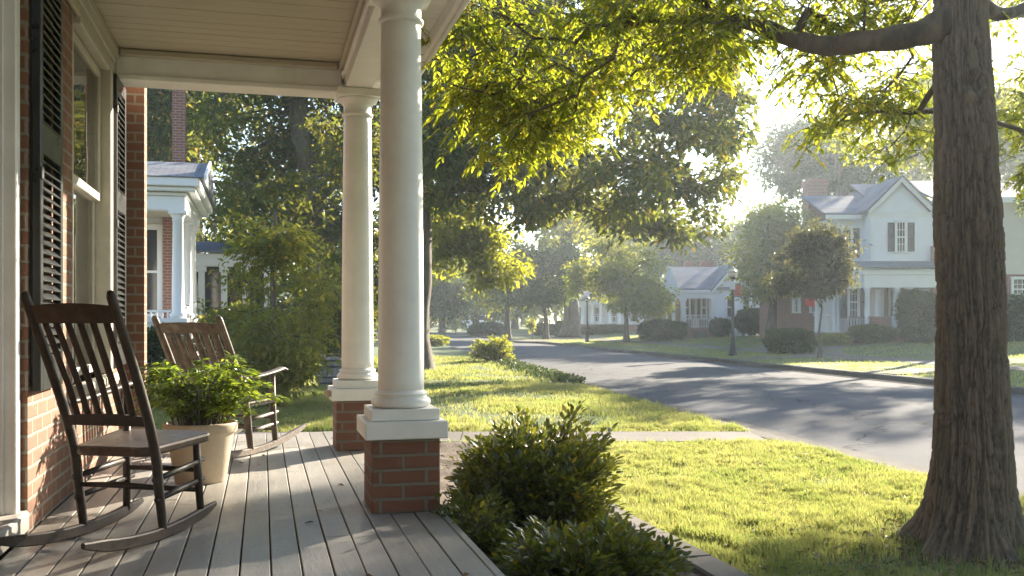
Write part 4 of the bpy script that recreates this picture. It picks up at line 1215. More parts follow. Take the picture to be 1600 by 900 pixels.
tree('street_tree', 'pale sunlit street tree with forked trunk at the side drive', p, [(792, 500), (792, 485), (790, 455)], d, 0.26,
     ell_px([(790, 440, 50, 38), (765, 460, 30, 25), (815, 420, 45, 40), (780, 400, 45, 35)], d, 2.6),
     'street_leaf', ncl=110, per=65, crad=0.95, lsize=0.32, group=G4, thresh=0.38, nsc=0.4, seed=37, first=1, rmin=0.03)
p, d = gdepth(1281, 560)
tree('street_tree', 'dark leaved small tree with forked stem in front of the brick wing', p, [(1281, 535), (1279, 520)], d, 0.085,
     ell_px([(1280, 402, 46, 36), (1243, 412, 34, 28), (1308, 422, 26, 28), (1288, 370, 34, 20), (1280, 452, 26, 12), (1318, 388, 14, 16), (1226, 440, 14, 14), (1258, 374, 22, 17)], d, 0.9),
     'plum_leaf', ncl=150, per=70, crad=0.40, lsize=0.15, group=G4, thresh=0.40, nsc=1.1, seed=39, first=1, rmin=0.012)
p, d = gdepth(1206, 530)
tree('street_tree', 'twin trunked tree standing right of the white cottage', p, [(1206, 500), (1208, 470), (1205, 430)], d, 0.3,
     ell_px([(1195, 400, 45, 50), (1220, 370, 50, 45), (1180, 440, 25, 25), (1235, 420, 35, 40), (1205, 345, 35, 25)], d, 2.2),
     'street_leaf', ncl=150, per=75, crad=0.85, lsize=0.26, group=G4, thresh=0.37, nsc=0.4, seed=41, first=2, rmin=0.025)
tree('sapling', 'thin young sapling in the verge by the side drive', GP(832, 530.5), [(832, 518), (830, 505)], GP(832, 530.5).y, 0.05,
     ell_px([(830, 500, 4, 8), (830, 510, 4, 7)], GP(832, 530.5).y, 0.2), 'street_leaf', ncl=14, per=26, crad=0.22, lsize=0.18, group=G4, thresh=0.2, seed=43, first=1, rmin=0.008)
tree('street_tree', 'tall broad street tree at the right edge behind the near trunk', Vector((17.0, 26.0, GROUND+0.1)), [(1780, 300), (1772, 150)], 26.0, 0.26,
     [(13.4, 24.3, 9.2, 2.0, 1.3, 1.0), (16.0, 25.3, 10.1, 2.2, 1.5, 1.0), (18.6, 26.7, 10.0, 2.5, 1.7, 1.1), (21, 27.8, 9.6, 1.8, 1.8, 1.1)], 'street_leaf', ncl=190, per=80, crad=0.62, lsize=0.17, group=G4, thresh=0.42, nsc=0.6, seed=45, first=4, rmin=0.015)
tree('street_tree', 'tall street tree beyond the right edge of the lawns', Vector((25.0, 40.0, GROUND+0.2)), [(1737, 300), (1737, 150)], 40, 0.3,
     [(25, 40, 8.0, 3.0, 2.6, 3.0), (23, 39, 6.6, 2.0, 2.0, 1.8), (27.5, 41, 7.0, 2.2, 2.2, 2.0)], 'street_leaf_dark', ncl=160, per=80, crad=0.75, lsize=0.22, group=G4, thresh=0.40, nsc=0.5, seed=47, first=3, rmin=0.02)
tree('street_tree', 'tall street tree standing directly behind the near trunk', Vector((18.2, 38.0, GROUND+0.2)), [(1517, 300), (1515, 200)], 38, 0.2,
     [(18.5, 38, 9.2, 2.6, 2.4, 1.9), (21.5, 38.5, 8.2, 2.4, 2.2, 1.8), (15.0, 39.5, 8.6, 1.9, 1.8, 1.4), (17.0, 36.5, 7.6, 1.2, 1.8, 1.2), (19.5, 41, 9.5, 2.6, 2.2, 2.0)], 'street_leaf', ncl=150, per=52, crad=0.62, lsize=0.2, group=G4, thresh=0.42, nsc=0.6, seed=48, first=3, rmin=0.018)
tree('street_tree', 'street tree outside the right edge before the grey wing', Vector((24.0, 33.5, GROUND+0.2)), [(1874, 300), (1874, 160)], 33.5, 0.2,
     [(24, 33.5, 8.2, 2.6, 2.4, 1.9), (22.2, 32.5, 7.2, 1.8, 1.8, 1.5), (20.6, 34.5, 8.8, 2.4, 2.0, 1.4)], 'street_leaf', ncl=150, per=62, crad=0.65, lsize=0.19, group=G4, thresh=0.42, nsc=0.6, seed=49, first=3, rmin=0.018)
for (bx, by, hh, sd_) in ((9.0, -11.0, 7.5, 81), (2.5, -15.0, 8.0, 83), (16.0, -7.0, 8.0, 85)):  # trees added out of view to cut the sky light from behind
    tree('shade_tree', {81: 'unseen tree added behind the viewpoint beside the road to block sky light', 83: 'unseen tree added behind the end of the porch to block sky light', 85: 'unseen tree added behind the viewpoint across the road to block sky light'}[sd_], Vector((bx, by, GROUND)), [(bx, by, 2.5), (bx+0.3, by, 6.5)], 12, 0.35,
         [(bx, by, hh, 4.6, 4.2, 4.0), (bx-2.5, by+1, hh-2.2, 3.0, 3.0, 2.4), (bx+2.5, by-1, hh-2.0, 3.0, 3.0, 2.6)], 'oak_leaf', ncl=260, per=45, crad=1.0, lsize=0.42, group='unseen sky blocking trees behind the viewpoint', thresh=0.30, nsc=0.4, seed=sd_, first=4, rmin=0.02)
G5 = 'hazy trees behind the far houses'
def far_tree(label, px, d, ells, leaf, ncl, per, crad, ls, seed, r0=0.4, thresh=0.40, ry=None, tp=None):
    b_ = up(px, 0, d); top = min(e[1] for e in ells)
    tree('background_tree', label, b_, tp or [(px, 470), (px+2, (470+top)/2), (px, top+12)], d, r0, ell_px(ells, d, ry), leaf, ncl=ncl, per=per, crad=crad, lsize=ls, group=G5, thresh=thresh, nsc=0.25, seed=seed, rmin=0.035, flare=0.3)
far_tree('very large airy tree rising behind the brick chimney', 1310, 74, [(1300, 220, 80, 70), (1235, 245, 42, 50), (1360, 240, 60, 60), (1250, 290, 70, 45), (1380, 300, 50, 40), (1300, 165, 50, 40), (1205, 300, 26, 26), (1330, 310, 60, 40)], 'street_leaf_dark', 300, 58, 1.15, 0.36, 51, 0.55, 0.48, 4.0)
far_tree('tree behind the two storey house roof, left of the near trunk', 1430, 82, [(1430, 230, 60, 60), (1460, 170, 60, 60), (1420, 290, 40, 30)], 'street_leaf', 150, 60, 1.5, 0.42, 53)
far_tree('tree showing right of the near trunk above the grey roof', 1600, 80, [(1600, 190, 60, 80), (1580, 260, 40, 50), (1650, 240, 70, 60)], 'street_leaf', 160, 60, 1.5, 0.42, 55)
far_tree('broad hazy tree directly behind the cottage chimneys', 1090, 92, [(1080, 395, 50, 30), (1120, 385, 45, 40), (1050, 400, 30, 25)], 'street_leaf_dark', 120, 60, 1.5, 0.5, 57)
far_tree('rounded hazy tree rising between the cottage and the dark leaved tree', 1165, 98, [(1160, 385, 40, 32), (1190, 365, 28, 26), (1140, 400, 28, 25)], 'street_leaf', 110, 55, 1.6, 0.5, 59)
far_tree('pale tree behind the green young street tree', 1010, 105, [(1000, 375, 50, 40), (960, 355, 45, 40), (1030, 400, 30, 30)], 'street_leaf', 120, 55, 1.7, 0.55, 61)
far_tree('pale tree high behind the tall straight trunk', 915, 112, [(910, 380, 60, 50), (860, 400, 40, 40), (940, 420, 40, 40)], 'street_leaf', 140, 55, 1.8, 0.55, 63)
far_tree('hazy tree above the side drive', 805, 112, [(800, 400, 50, 45), (830, 460, 40, 30), (770, 430, 40, 40)], 'street_leaf_dark', 130, 55, 1.8, 0.55, 65)
far_tree('hazy tree where the road fades out', 745, 100, [(745, 440, 38, 45), (720, 480, 30, 25), (765, 470, 25, 30)], 'street_leaf', 130, 55, 1.6, 0.5, 67)
far_tree('pale drooping tree left of the fading road end', 690, 80, [(690, 430, 35, 45), (715, 460, 28, 32), (680, 480, 20, 20), (660, 400, 30, 60)], 'street_leaf_dark', 150, 60, 1.2, 0.40, 69, 0.3)
far_tree('farthest pale tree closing the end of the street', 670, 135, [(670, 440, 50, 50), (720, 420, 45, 45), (640, 470, 50, 40)], 'street_leaf', 140, 50, 2.2, 0.7, 71)
# far off woods closing the view
cw = []
for i in range(420):
    px = random.uniform(120, 1750); d = random.uniform(150, 185); cw.append(PX(px, random.uniform(430, 505) - 22*noise3(px*0.02, 0, 0), d))
cw = np.array([tuple(x) for x in cw]); pos, ax, nr, L, Wd = clump_leaves(cw, 3.6, 70, 1.0, 0.6, 0.7)
o = link('distant_woods', leaf_mesh('distant_woods', pos, ax, nr, L, Wd), M['street_leaf_dark'])
tag(o, 'distant woods fading into the haze', 'woods', kind='stuff')

# ================================================================== HEDGES ACROSS THE ROAD
HG = 'clipped hedges and bushes across the road'
def hedge(label, x0, x1, ytop, ybot, box, n, size, leaf='hedge_leaf', depth=None, seed=0, d=None, name='hedge'):
    if d is None: d = GP((x0+x1)/2, ybot).y
    x = ((x0+x1)/2-800)/F*d; p = Vector((x, d, float(gz(x, d))-0.02))
    rx = (x1-x0)/2/F*d; h = EYE + (HORIZON-ytop)/F*d - p.z
    p.y += (depth or rx*0.8)*0.5
    shrub(name, label, p, (rx, depth or rx*0.8, h), leaf, n, size, 'hedge' if name == 'hedge' else 'bush', HG, box=box, lump=0.22, stem=True, seed=seed, up=0.4)
hedge('dark clipped hedge behind the dark leaved small tree', 1203, 1277, 516, 553, 0.6, 9000, 0.12, depth=0.9, seed=1)
hedge('rounded green bush in front of the two storey house porch', 1332, 1402, 509, 548, 0.3, 8000, 0.13, 'street_leaf_dark', depth=0.9, seed=2, name='bush', d=42.6)
hedge('tall clipped hedge between the house porch and the near trunk', 1416, 1478, 456, 543, 0.6, 12000, 0.15, depth=1.1, seed=3, d=43.2)
hedge('low bush at the foot of the tall clipped hedge', 1418, 1476, 513, 547, 0.35, 5500, 0.13, depth=0.8, seed=4, name='bush', d=41.8)
hedge('low pale green bush beside the house steps', 1284, 1334, 523, 547, 0.3, 4200, 0.13, 'street_leaf', depth=0.7, seed=5, name='bush', d=42.8)
hedge('clipped hedge showing right of the near trunk below the grey wing', 1552, 1640, 463, 545, 0.6, 12000, 0.15, depth=1.1, seed=6, d=43.0)
hedge('long dark hedge in front of the cottage porch', 1002, 1074, 502, 529, 0.6, 7500, 0.18, depth=1.1, seed=7, d=58.5)
hedge('small bush between the cottage steps and the street lamp', 1113, 1143, 498, 525, 0.3, 3600, 0.17, depth=0.7, seed=8, name='bush', d=58.8)
hedge('large round bush under the cottage gable windows', 1154, 1201, 482, 518, 0.25, 6500, 0.19, depth=1.2, seed=9, name='bush', d=58.6)
hedge('wide hedge before the dim columned house', 931, 980, 509, 530, 0.6, 5000, 0.2, depth=1.1, seed=10, d=78)
hedge('squared hedge left of the tall straight trunk', 869, 890, 503, 528, 0.75, 3600, 0.2, depth=1.0, seed=11, d=76.5)
hedge('brownish low hedge right of the tall straight trunk', 910, 930, 512, 530, 0.5, 2600, 0.2, 'plum_leaf', depth=0.8, seed=12, d=79)
hedge('hazy hedge far along the road', 735, 785, 507, 524, 0.5, 4200, 0.32, depth=1.2, seed=13)
hedge('hazy hedge behind the side drive', 836, 866, 508, 524, 0.5, 3000, 0.3, depth=1.2, seed=14)

# ================================================================== HOUSE PIECES
def boards(b, x0, x1, z0, z1, y, lap=0.15, top=None):
    """clapboards facing -y; top(z) gives the x range for a gable"""
    z = z0
    while z < z1 - 0.01:
        e = min(z+lap, z1); a0, a1 = (x0, x1) if top is None else top(z); e0, e1 = (x0, x1) if top is None else top(e)
        if a1 - a0 > 0.02:
            b.add([(a0, y-0.032, z), (a1, y-0.032, z), (e1, y-0.004, e), (e0, y-0.004, e), (a0, y-0.002, z+0.012), (a1, y-0.002, z+0.012)], [(0, 1, 2, 3), (4, 5, 1, 0)])
        z = e

def window(par, x0, x1, z0, z1, y, bars=True, shutters=None, mat='white_far'):
    b = MB(); f = 0.09
    b.box(x0-f, x0, y-0.06, y+0.03, z0, z1, 0.005); b.box(x1, x1+f, y-0.06, y+0.03, z0, z1, 0.005)
    b.box(x0-f-0.03, x1+f+0.03, y-0.085, y+0.03, z1+0.002, z1+0.14, 0.005); b.box(x0-f-0.03, x1+f+0.03, y-0.10, y+0.03, z0-0.08, z0-0.002, 0.005)
    w = b.build('window', M[mat], par)
    b = MB(); zm = (z0+z1)/2; b.box(x0, x1, y-0.045, y-0.01, zm-0.03, zm+0.03)
    b.box(x0, x0+0.045, y-0.04, y-0.012, z0, z1); b.box(x1-0.045, x1, y-0.04, y-0.012, z0, z1)
    if bars:
        for i in (1, 2): xx = x0+(x1-x0)*i/3; b.box(xx-0.012, xx+0.012, y-0.038, y-0.015, z0, z1)
        for zz in ((z0+zm)/2, (z1+zm)/2): b.box(x0+0.045, x1-0.045, y-0.036, y-0.017, zz-0.012, zz+0.012)
    b.build('sash', M[mat], w)
    b = MB(); b.box(x0+0.002, x1-0.002, y-0.008, y-0.003, z0+0.002, z1-0.002); b.build('pane', M['dark_glass'], w)
    if shutters:
        for s0, s1 in ((x0-f-shutters-0.01, x0-f-0.01), (x1+f+0.01, x1+f+shutters+0.01)):
            b = MB(); b.box(s0, s0+0.07, y-0.075, y-0.03, z0, z1, 0.004); b.box(s1-0.07, s1, y-0.075, y-0.03, z0, z1, 0.004)
            for zz in (z0, zm-0.05, z1-0.09): b.box(s0+0.07, s1-0.07, y-0.073, y-0.03, zz, zz+0.09)
            z = z0+0.1
            while z < z1-0.1:
                b.add([(s0+0.07, y-0.04, z), (s1-0.07, y-0.04, z), (s1-0.07, y-0.068, z+0.045), (s0+0.07, y-0.068, z+0.045)], [(0, 1, 2, 3)]); z += 0.055
            b.build('shutter', M['grey_shutter'], par)
    return w

def post(b, x, y, z0, z1, r=0.11, sq=True):
    if sq:
        b.box(x-r, x+r, y-r, y+r, z0, z1, 0.01); b.box(x-r-0.05, x+r+0.05, y-r-0.05, y+r+0.05, z0, z0+0.22, 0.01); b.box(x-r-0.05, x+r+0.05, y-r-0.05, y+r+0.05, z1-0.16, z1, 0.01)
    else:
        b.lathe([(r*1.35, z0), (r*1.35, z0+0.1), (r, z0+0.14), (r*0.98, z0+0.8), (r*0.85, z1-0.22), (r*1.0, z1-0.2), (r*0.9, z1-0.16), (r*1.3, z1-0.06), (r*1.35, z1)], x, y, 20)

def railing(par, x0, x1, y, z0, h=0.75, step=0.13, mat='white_far'):
    b = MB(); b.box(x0, x1, y-0.035, y+0.035, z0+h-0.05, z0+h, 0.005); b.box(x0, x1, y-0.025, y+0.025, z0+0.08, z0+0.12)
    x = x0 + step/2
    while x < x1: b.box(x-0.018, x+0.018, y-0.018, y+0.018, z0+0.12, z0+h-0.05); x += step
    return b.build('railing', M[mat], par)

def chimney(par, x0, x1, y0, y1, z0, z1, mat='brick_far'):
    b = MB(); b.box(x0, x1, y0, y1, z0, z1-0.35); b.box(x0-0.06, x1+0.06, y0-0.06, y1+0.06, z1-0.35, z1-0.18); b.box(x0-0.02, x1+0.02, y0-0.02, y1+0.02, z1-0.18, z1)
    b.box(x0+0.1, x1-0.1, y0+0.1, y1-0.1, z1, z1+0.05)
    return b.build('chimney', M[mat], par)

# ------------------------------------------------------------------ the two storey white house (local x right, y away, z from the yard)
D1 = 47.0
def X1(px): return (px-1385)/F*D1
def Z1(py): return EYE + (HORIZON-py)/F*D1
h = thing('white_house', 'two storey white clapboard house with dark shutters and a front gable across the road', 'house', ((1385-800)/F*D1, D1, 0), 0)
zb = -0.35; ze = Z1(331); za = Z1(286)
b = MB(); boards(b, X1(1362), X1(1456), 0.2, ze, 0.0)
boards(b, 0, 0, ze, za, 0.0, top=lambda z: (X1(1362)+(X1(1406)-X1(1362))*(z-ze)/(za-ze), X1(1451)-(X1(1451)-X1(1406))*(z-ze)/(za-ze)))
boards(b, X1(1308), X1(1362)-0.03, 0.2, Z1(338), 1.2)
b.box(X1(1362), X1(1456), 0.002, 8, 0.2, ze); b.box(X1(1308), X1(1362), 1.202, 8, 0.2, Z1(338))
b.prism([(X1(1362), 0.004, ze), (X1(1451), 0.004, ze), (X1(1406), 0.004, za)], (0, 7, 0))
b.build('wall', M['siding'], h)
b = MB(); b.box(X1(1362)-0.06, X1(1362)+0.12, -0.05, 0.0, 0.2, ze); b.box(X1(1456)-0.02, X1(1456)+0.14, -0.05, 0.2, 0.2, ze); b.box(X1(1308)-0.02, X1(1308)+0.12, 1.15, 1.2, 0.2, Z1(338))
def rake(a, e, y=-0.28, w=0.26, th=0.05):
    b.prism([(a[0], y, a[1]), (e[0], y, e[1]), (e[0], y, e[1]+w), (a[0], y, a[1]+w)], (0, th, 0))
rake((X1(1354), ze-0.22), (X1(1406), za+0.02)); rake((X1(1406)+0.001, za+0.02), (X1(1460), ze-0.25))
b.box(X1(1298), X1(1356), 0.72, 0.80, Z1(340), Z1(333), 0.01); b.box(X1(1362), X1(1451), -0.045, -0.025, ze-0.25, ze-0.05)
b.build('trim', M['white_far'], h)
b = MB()   # roofs: front gable and the wing at the left
b.prism([(X1(1352), -0.34, ze-0.02), (X1(1406), -0.34, za+0.27), (X1(1406), -0.34, za+0.36), (X1(1350), -0.34, ze+0.06)], (0, 8, 0))
b.prism([(X1(1406)+0.002, -0.34, za+0.27), (X1(1462), -0.34, ze-0.05), (X1(1464), -0.34, ze+0.03), (X1(1406)+0.002, -0.34, za+0.36)], (0, 8, 0))
b.prism([(X1(1296), 0.70, Z1(333)), (X1(1296), 4.6, Z1(290)), (X1(1296), 4.6, Z1(287)), (X1(1296), 0.70, Z1(331))], (X1(1385)-X1(1296), 0, 0))
b.prism([(X1(1385), 3.0, za-0.3), (X1(1620), 3.0, za-0.3), (X1(1620), 5.0, Z1(268)), (X1(1385), 5.0, Z1(268))], (0, 0.1, 0.1))
b.build('roof', M['metal_roof'], h)
window(h, X1(1400), X1(1414), Z1(393), Z1(348), -0.036, True, 0.33)
window(h, X1(1330), X1(1343), Z1(400), Z1(353), 1.165, True, 0.30)
# grey wing seen right of the near trunk
b = MB(); boards(b, X1(1456)+0.15, X1(1690), Z1(427), Z1(310), 0.6); b.box(X1(1456)+0.15, X1(1690), 0.602, 8, 0.2, Z1(310)); b.build('wing_wall', M['siding_cream'], h)
b = MB(); b.box(X1(1456)+0.15, X1(1690), 0.5, 0.598, -0.2, Z1(428)); b.box(X1(1453), X1(1466), -0.4, -0.055, -0.2, Z1(385)); b.build('brick_base', M['brick_far'], h)
b = MB(); b.prism([(X1(1456), 0.0, Z1(311)), (X1(1456), 4.0, Z1(268)), (X1(1456), 4.0, Z1(264)), (X1(1456), 0.0, Z1(308))], (X1(1700)-X1(1456), 0, 0)); b.build('wing_roof', M['metal_roof'], h)
b = MB(); b.box(X1(1456), X1(1700), -0.06, 0.0, Z1(316), Z1(309), 0.01); b.build('wing_fascia', M['white_far'], h)
window(h, X1(1590), X1(1612), Z1(467), Z1(436), 0.47, True)
# porch of the white house
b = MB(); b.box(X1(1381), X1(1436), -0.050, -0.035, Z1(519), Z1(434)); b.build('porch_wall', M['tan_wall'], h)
yp = -2.4; zf = Z1(519); zr = Z1(452)
b = MB(); b.box(X1(1316), X1(1450), yp-0.2, -0.03, -0.2, zf); b.build('porch_base', M['brick_far'], h)
b = MB(); b.box(X1(1322), X1(1440), yp-0.05, yp+0.22, zr, Z1(433), 0.01); b.box(X1(1318), X1(1445), yp-0.12, yp+0.3, Z1(433)+0.002, Z1(425), 0.01); b.box(X1(1322), X1(1325), yp+0.3, -0.03, zr, Z1(425)); b.box(X1(1437), X1(1440), yp+0.3, -0.03, zr, Z1(425)); b.build('porch_beam', M['white_far'], h)
b = MB(); b.prism([(X1(1314), yp-0.3, Z1(425)+0.01), (X1(1314), -0.03, Z1(411)), (X1(1314), -0.03, Z1(408)), (X1(1314), yp-0.3, Z1(421))], (X1(1449)-X1(1314), 0, 0)); b.build('porch_roof', M['porch_roof'], h)
for px in (1371, 1376.5):
    b = MB(); post(b, X1(px), yp+0.1 + (0.55 if px > 1372 else 0), zf, zr, 0.125, False); b.build('porch_column', M['white_far'], h)
for px, yy in ((1328, yp+0.1), (1437, yp+0.1), (1352, yp+0.8)):
    b = MB(); post(b, X1(px), yy, zf, zr, 0.13, False); b.build('porch_column', M['white_far'], h)
b = MB()
for s in (-1, 1):
    pts = [(X1(1380)+0.12, yp+0.1, zr-0.75), (X1(1380)+0.2, yp+0.1, zr-0.3), (X1(1392), yp+0.1, zr-0.06)]
b.tube(lerp_path(pts, 4), 0.035, 6); b.box(X1(1380)+0.12, X1(1396), yp+0.07, yp+0.13, zr-0.06, zr)
b.build('bracket', M['white_far'], h)
window(h, X1(1326), X1(1340), Z1(497), Z1(447), -0.036, True, 0.32)
b = MB(); b.box(X1(1390), X1(1403), -0.09, -0.055, zf, Z1(452), 0.004); b.build('door', M['black'], h)
b = MB(); b.box(X1(1387), X1(1390), -0.12, -0.055, zf, Z1(450)); b.box(X1(1403), X1(1406), -0.12, -0.055, zf, Z1(450)); b.build('door_casing', M['siding_cream'], h)
b = MB(); b.box(X1(1327), X1(1353), yp-0.5, yp-0.22, -0.3, Z1(497)); b.box(X1(1325), X1(1355), yp-0.54, yp-0.20, Z1(497), Z1(495), 0.01); b.build('brick_pier', M['brick_far'], h)
railing(h, X1(1354), X1(1366), yp+0.1, zf); railing(h, X1(1384), X1(1436), yp+0.1, zf); railing(h, X1(1300), X1(1326), yp+0.1, zf, mat='grey_shutter')
b = MB()
for i in range(4): b.box(X1(1288), X1(1328), yp-0.3-0.3*(i+1), yp-0.3-0.3*i, -0.4, zf-0.14*(i+1))
b.build('steps', M['brick_far'], h)

# ------------------------------------------------------------------ brick wing with the chimney and the flag
D2 = 50.0
def X2(px): return (px-1275)/F*D2
def Z2(py): return EYE + (HORIZON-py)/F*D2
h2 = thing('brick_house', 'dark red brick house with white porch columns and tall chimney behind the dark leaved tree', 'house', ((1275-800)/F*D2, D2, 0), 0)
b = MB(); b.box(X2(1233), X2(1308), 0, 6, -0.4, Z2(395)); b.build('wall', M['brick_far'], h2)
b = MB(); b.prism([(X2(1226), -0.4, Z2(397)), (X2(1226), 3, Z2(365)), (X2(1226), 3, Z2(361)), (X2(1226), -0.4, Z2(394))], (X2(1312)-X2(1226), 0, 0)); b.build('roof', M['porch_roof'], h2)
chimney(h2, X2(1282), X2(1313), 2.0, 3.1, 2, Z2(271))
window(h2, X2(1267), X2(1277), Z2(487), Z2(445), -0.02); window(h2, X2(1240), X2(1248), Z2(487), Z2(445), -0.02)
b = MB(); b.box(X2(1248), X2(1296), -2.2, -1.9, Z2(443), Z2(434), 0.01); b.box(X2(1244), X2(1299), -2.3, -0.02, Z2(434), Z2(430), 0.01); b.build('porch_beam', M['white_far'], h2)
b = MB(); b.box(X2(1246), X2(1297), -2.3, -0.02, -0.4, Z2(519)); b.build('porch_base', M['brick_far'], h2)
for px in (1257, 1283, 1288.5):
    b = MB(); post(b, X2(px), -2.05, Z2(519), Z2(443), 0.12, False); b.build('porch_column', M['white_far'], h2)
b = MB(); b.box(X2(1252), X2(1281), -2.1, -2.0, Z2(494), Z2(491), 0.01); b.build('railing', M['white_far'], h2)
# flag on an angled pole
fp = PX(1259, 478, 47.3)
t = thing('flag', 'small red and blue flag hanging from an angled pole on the brick porch', 'flag', fp)
b = MB(); b.tube([(0.12, 0.3, -0.25), (-0.14, -0.35, 1.15)], 0.018, 6); b.tube([(-0.14, -0.35, 1.15), (-0.148, -0.37, 1.19)], [0.035, 0.02], 8); b.build('pole', M['iron'], t)
def cloth(z0, z1, name, mat, w0=0.05, w1=0.42):
    b = MB(); n = 10; vs = []; fs = []
    for i in range(n+1):
        q = i/n; z = z1 + (z0-z1)*q
        for j in range(6):
            x = -0.12 + 0.05*q + (w0+(w1-w0)*min(1, ((1.12-z)/0.6)))*j/5; vs.append((x, -0.33+0.05*math.sin(j*1.7+q*3)+0.08*q, z-0.10*j/5))
        if i:
            for j in range(5): a = (i-1)*6+j; fs.append((a, a+1, a+7, a+6))
    b.add(vs, fs, True); b.build(name, mat, t)
k = NT('red_flag_cloth'); k.P(Base_Color=(0.55, 0.06, 0.04), Roughness=0.8); cloth(0.02, 0.86, 'red_field', k.m)
k = NT('blue_flag_cloth'); k.P(Base_Color=(0.10, 0.17, 0.32), Roughness=0.8); cloth(0.862, 1.10, 'blue_field', k.m)

# ------------------------------------------------------------------ the white cottage
D3 = 61.0
def X3(px): return (px-1110)/F*D3
def Z3(py): return EYE + (HORIZON-py)/F*D3
h3 = thing('cottage', 'low white cottage with slate roof, small columned porch and a front gable', 'house', ((1110-800)/F*D3, D3, 0), 0)
zf = Z3(513); ze = Z3(453); zr = Z3(415)
b = MB(); boards(b, X3(1117), X3(1190), zf-0.3, ze, 0)
boards(b, 0, 0, ze, zr, 0, top=lambda z: (X3(1115)+(X3(1147)-X3(1115))*(z-ze)/(zr-ze), X3(1190)-(X3(1190)-X3(1147))*(z-ze)/(zr-ze)))
b.box(X3(1117), X3(1190), 0.002, 7, -0.4, ze)
b.prism([(X3(1115), 0.004, ze), (X3(1190), 0.004, ze), (X3(1147), 0.004, zr)], (0, 6, 0)); b.build('wall', M['siding'], h3)
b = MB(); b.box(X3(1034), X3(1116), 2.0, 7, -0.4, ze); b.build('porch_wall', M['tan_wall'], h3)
b = MB()
b.prism([(X3(1042), -0.25, ze), (X3(1050), 3.6, zr), (X3(1050), 3.6, zr+0.12), (X3(1042), -0.25, ze+0.10)], (X3(1140)-X3(1042), 0, 0))
b.prism([(X3(1110), -0.35, ze-0.12), (X3(1147), -0.35, zr+0.14), (X3(1147), -0.35, zr+0.24), (X3(1108), -0.35, ze-0.03)], (0, 6, 0))
b.prism([(X3(1147)+0.002, -0.35, zr+0.14), (X3(1192), -0.35, ze-0.06), (X3(1193), -0.35, ze+0.04), (X3(1147)+0.002, -0.35, zr+0.24)], (0, 6, 0))
b.prism([(X3(1022), 0.3, ze+0.02), (X3(1042), 0.3, zr+0.02), (X3(1042), 0.3, zr+0.10), (X3(1020), 0.3, ze+0.10)], (0, 5, 0))
b.build('roof', M['slate'], h3)
b = MB(); b.prism([(X3(1110), -0.36, ze-0.30), (X3(1147), -0.36, zr-0.06), (X3(1147), -0.36, zr+0.14), (X3(1110), -0.36, ze-0.10)], (0, 0.05, 0))
b.prism([(X3(1147)+0.002, -0.36, zr-0.06), (X3(1192), -0.36, ze-0.25), (X3(1192), -0.36, ze-0.05), (X3(1147)+0.002, -0.36, zr+0.14)], (0, 0.05, 0))
b.prism([(X3(1042), -0.30, ze-0.02), (X3(1060), -0.30, ze), (X3(1045), -0.30, zr-0.1)], (0, 0.06, 0))
b.prism([(X3(1028), -0.24, ze), (X3(1061), -0.24, ze), (X3(1045), -0.24, zr)], (0, 0.2, 0))
b.box(X3(1030), X3(1116), -0.30, -0.05, ze-0.22, ze-0.02, 0.01); b.box(X3(1032), X3(1116), -0.22, 0.0, ze-0.55, ze-0.23, 0.01)
b.build('trim', M['white_far'], h3)
for px in (1034, 1052, 1067, 1114):
    b = MB(); post(b, X3(px), -0.1, zf, ze-0.55, 0.15 if px != 1052 else 0.10); b.build('porch_column', M['white_far'], h3)
b = MB(); b.box(X3(1030), X3(1116), -0.2, 1.98, -0.3, zf); b.build('porch_base', M['brick_far'], h3)
window(h3, X3(1078), X3(1086), Z3(497), Z3(463), 1.96, False, 0.22); window(h3, X3(1106), X3(1113), Z3(497), Z3(463), 1.96, False, 0.2); window(h3, X3(1041), X3(1049), Z3(497), Z3(463), 1.96, False)
b = MB(); b.box(X3(1091), X3(1101), 1.93, 1.97, zf, Z3(463), 0.005); b.build('door', M['siding_cream'], h3)
railing(h3, X3(1070), X3(1113), -0.1, zf, 0.85, 0.16)
b = MB(); b.box(X3(1082), X3(1100), -0.9, -0.22, -0.2, zf-0.15); b.box(X3(1082), X3(1100), -1.3, -0.9, -0.2, zf-0.32); b.build('steps', M['concrete'], h3)
window(h3, X3(1135), X3(1145), Z3(495), Z3(465), -0.036, False); window(h3, X3(1160), X3(1171), Z3(490), Z3(463), -0.036, False)
chimney(h3, X3(1093), X3(1106), 4.6, 5.3, 2, Z3(402)); chimney(h3, X3(1122), X3(1139), 5.0, 5.9, 2, Z3(400))

# ------------------------------------------------------------------ the dim columned house further along
D4 = 84.0
def X4(px): return (px-950)/F*D4
def Z4(py): return EYE + (HORIZON-py)/F*D4
h4 = thing('porch_house', 'dim house with a row of white porch columns behind the green young street tree', 'house', ((950-800)/F*D4, D4, 0), 0)
b = MB(); b.box(X4(893), X4(1025), 2.4, 9, -0.4, Z4(468)); b.build('wall', M['siding'], h4)
b = MB(); b.prism([(X4(888), -0.4, Z4(470)), (X4(900), 4.5, Z4(440)), (X4(900), 4.5, Z4(437)), (X4(888), -0.4, Z4(467))], (X4(1030)-X4(888), 0, 0)); b.build('roof', M['slate'], h4)
b = MB(); b.box(X4(891), X4(1026), -0.2, 0.1, Z4(476), Z4(471), 0.01); b.build('porch_beam', M['white_far'], h4)
b = MB(); b.box(X4(892), X4(1026), -0.2, 2.38, -0.4, Z4(507)); b.build('porch_base', M['brick_far'], h4)
for px in (899, 910, 925, 938, 952, 968, 985, 1002, 1018):
    b = MB(); post(b, X4(px), 0, Z4(507), Z4(476), 0.15, False); b.build('porch_column', M['white_far'], h4)
for px in (905, 932, 960, 992): window(h4, X4(px), X4(px+9), Z4(502), Z4(480), 2.36, False)
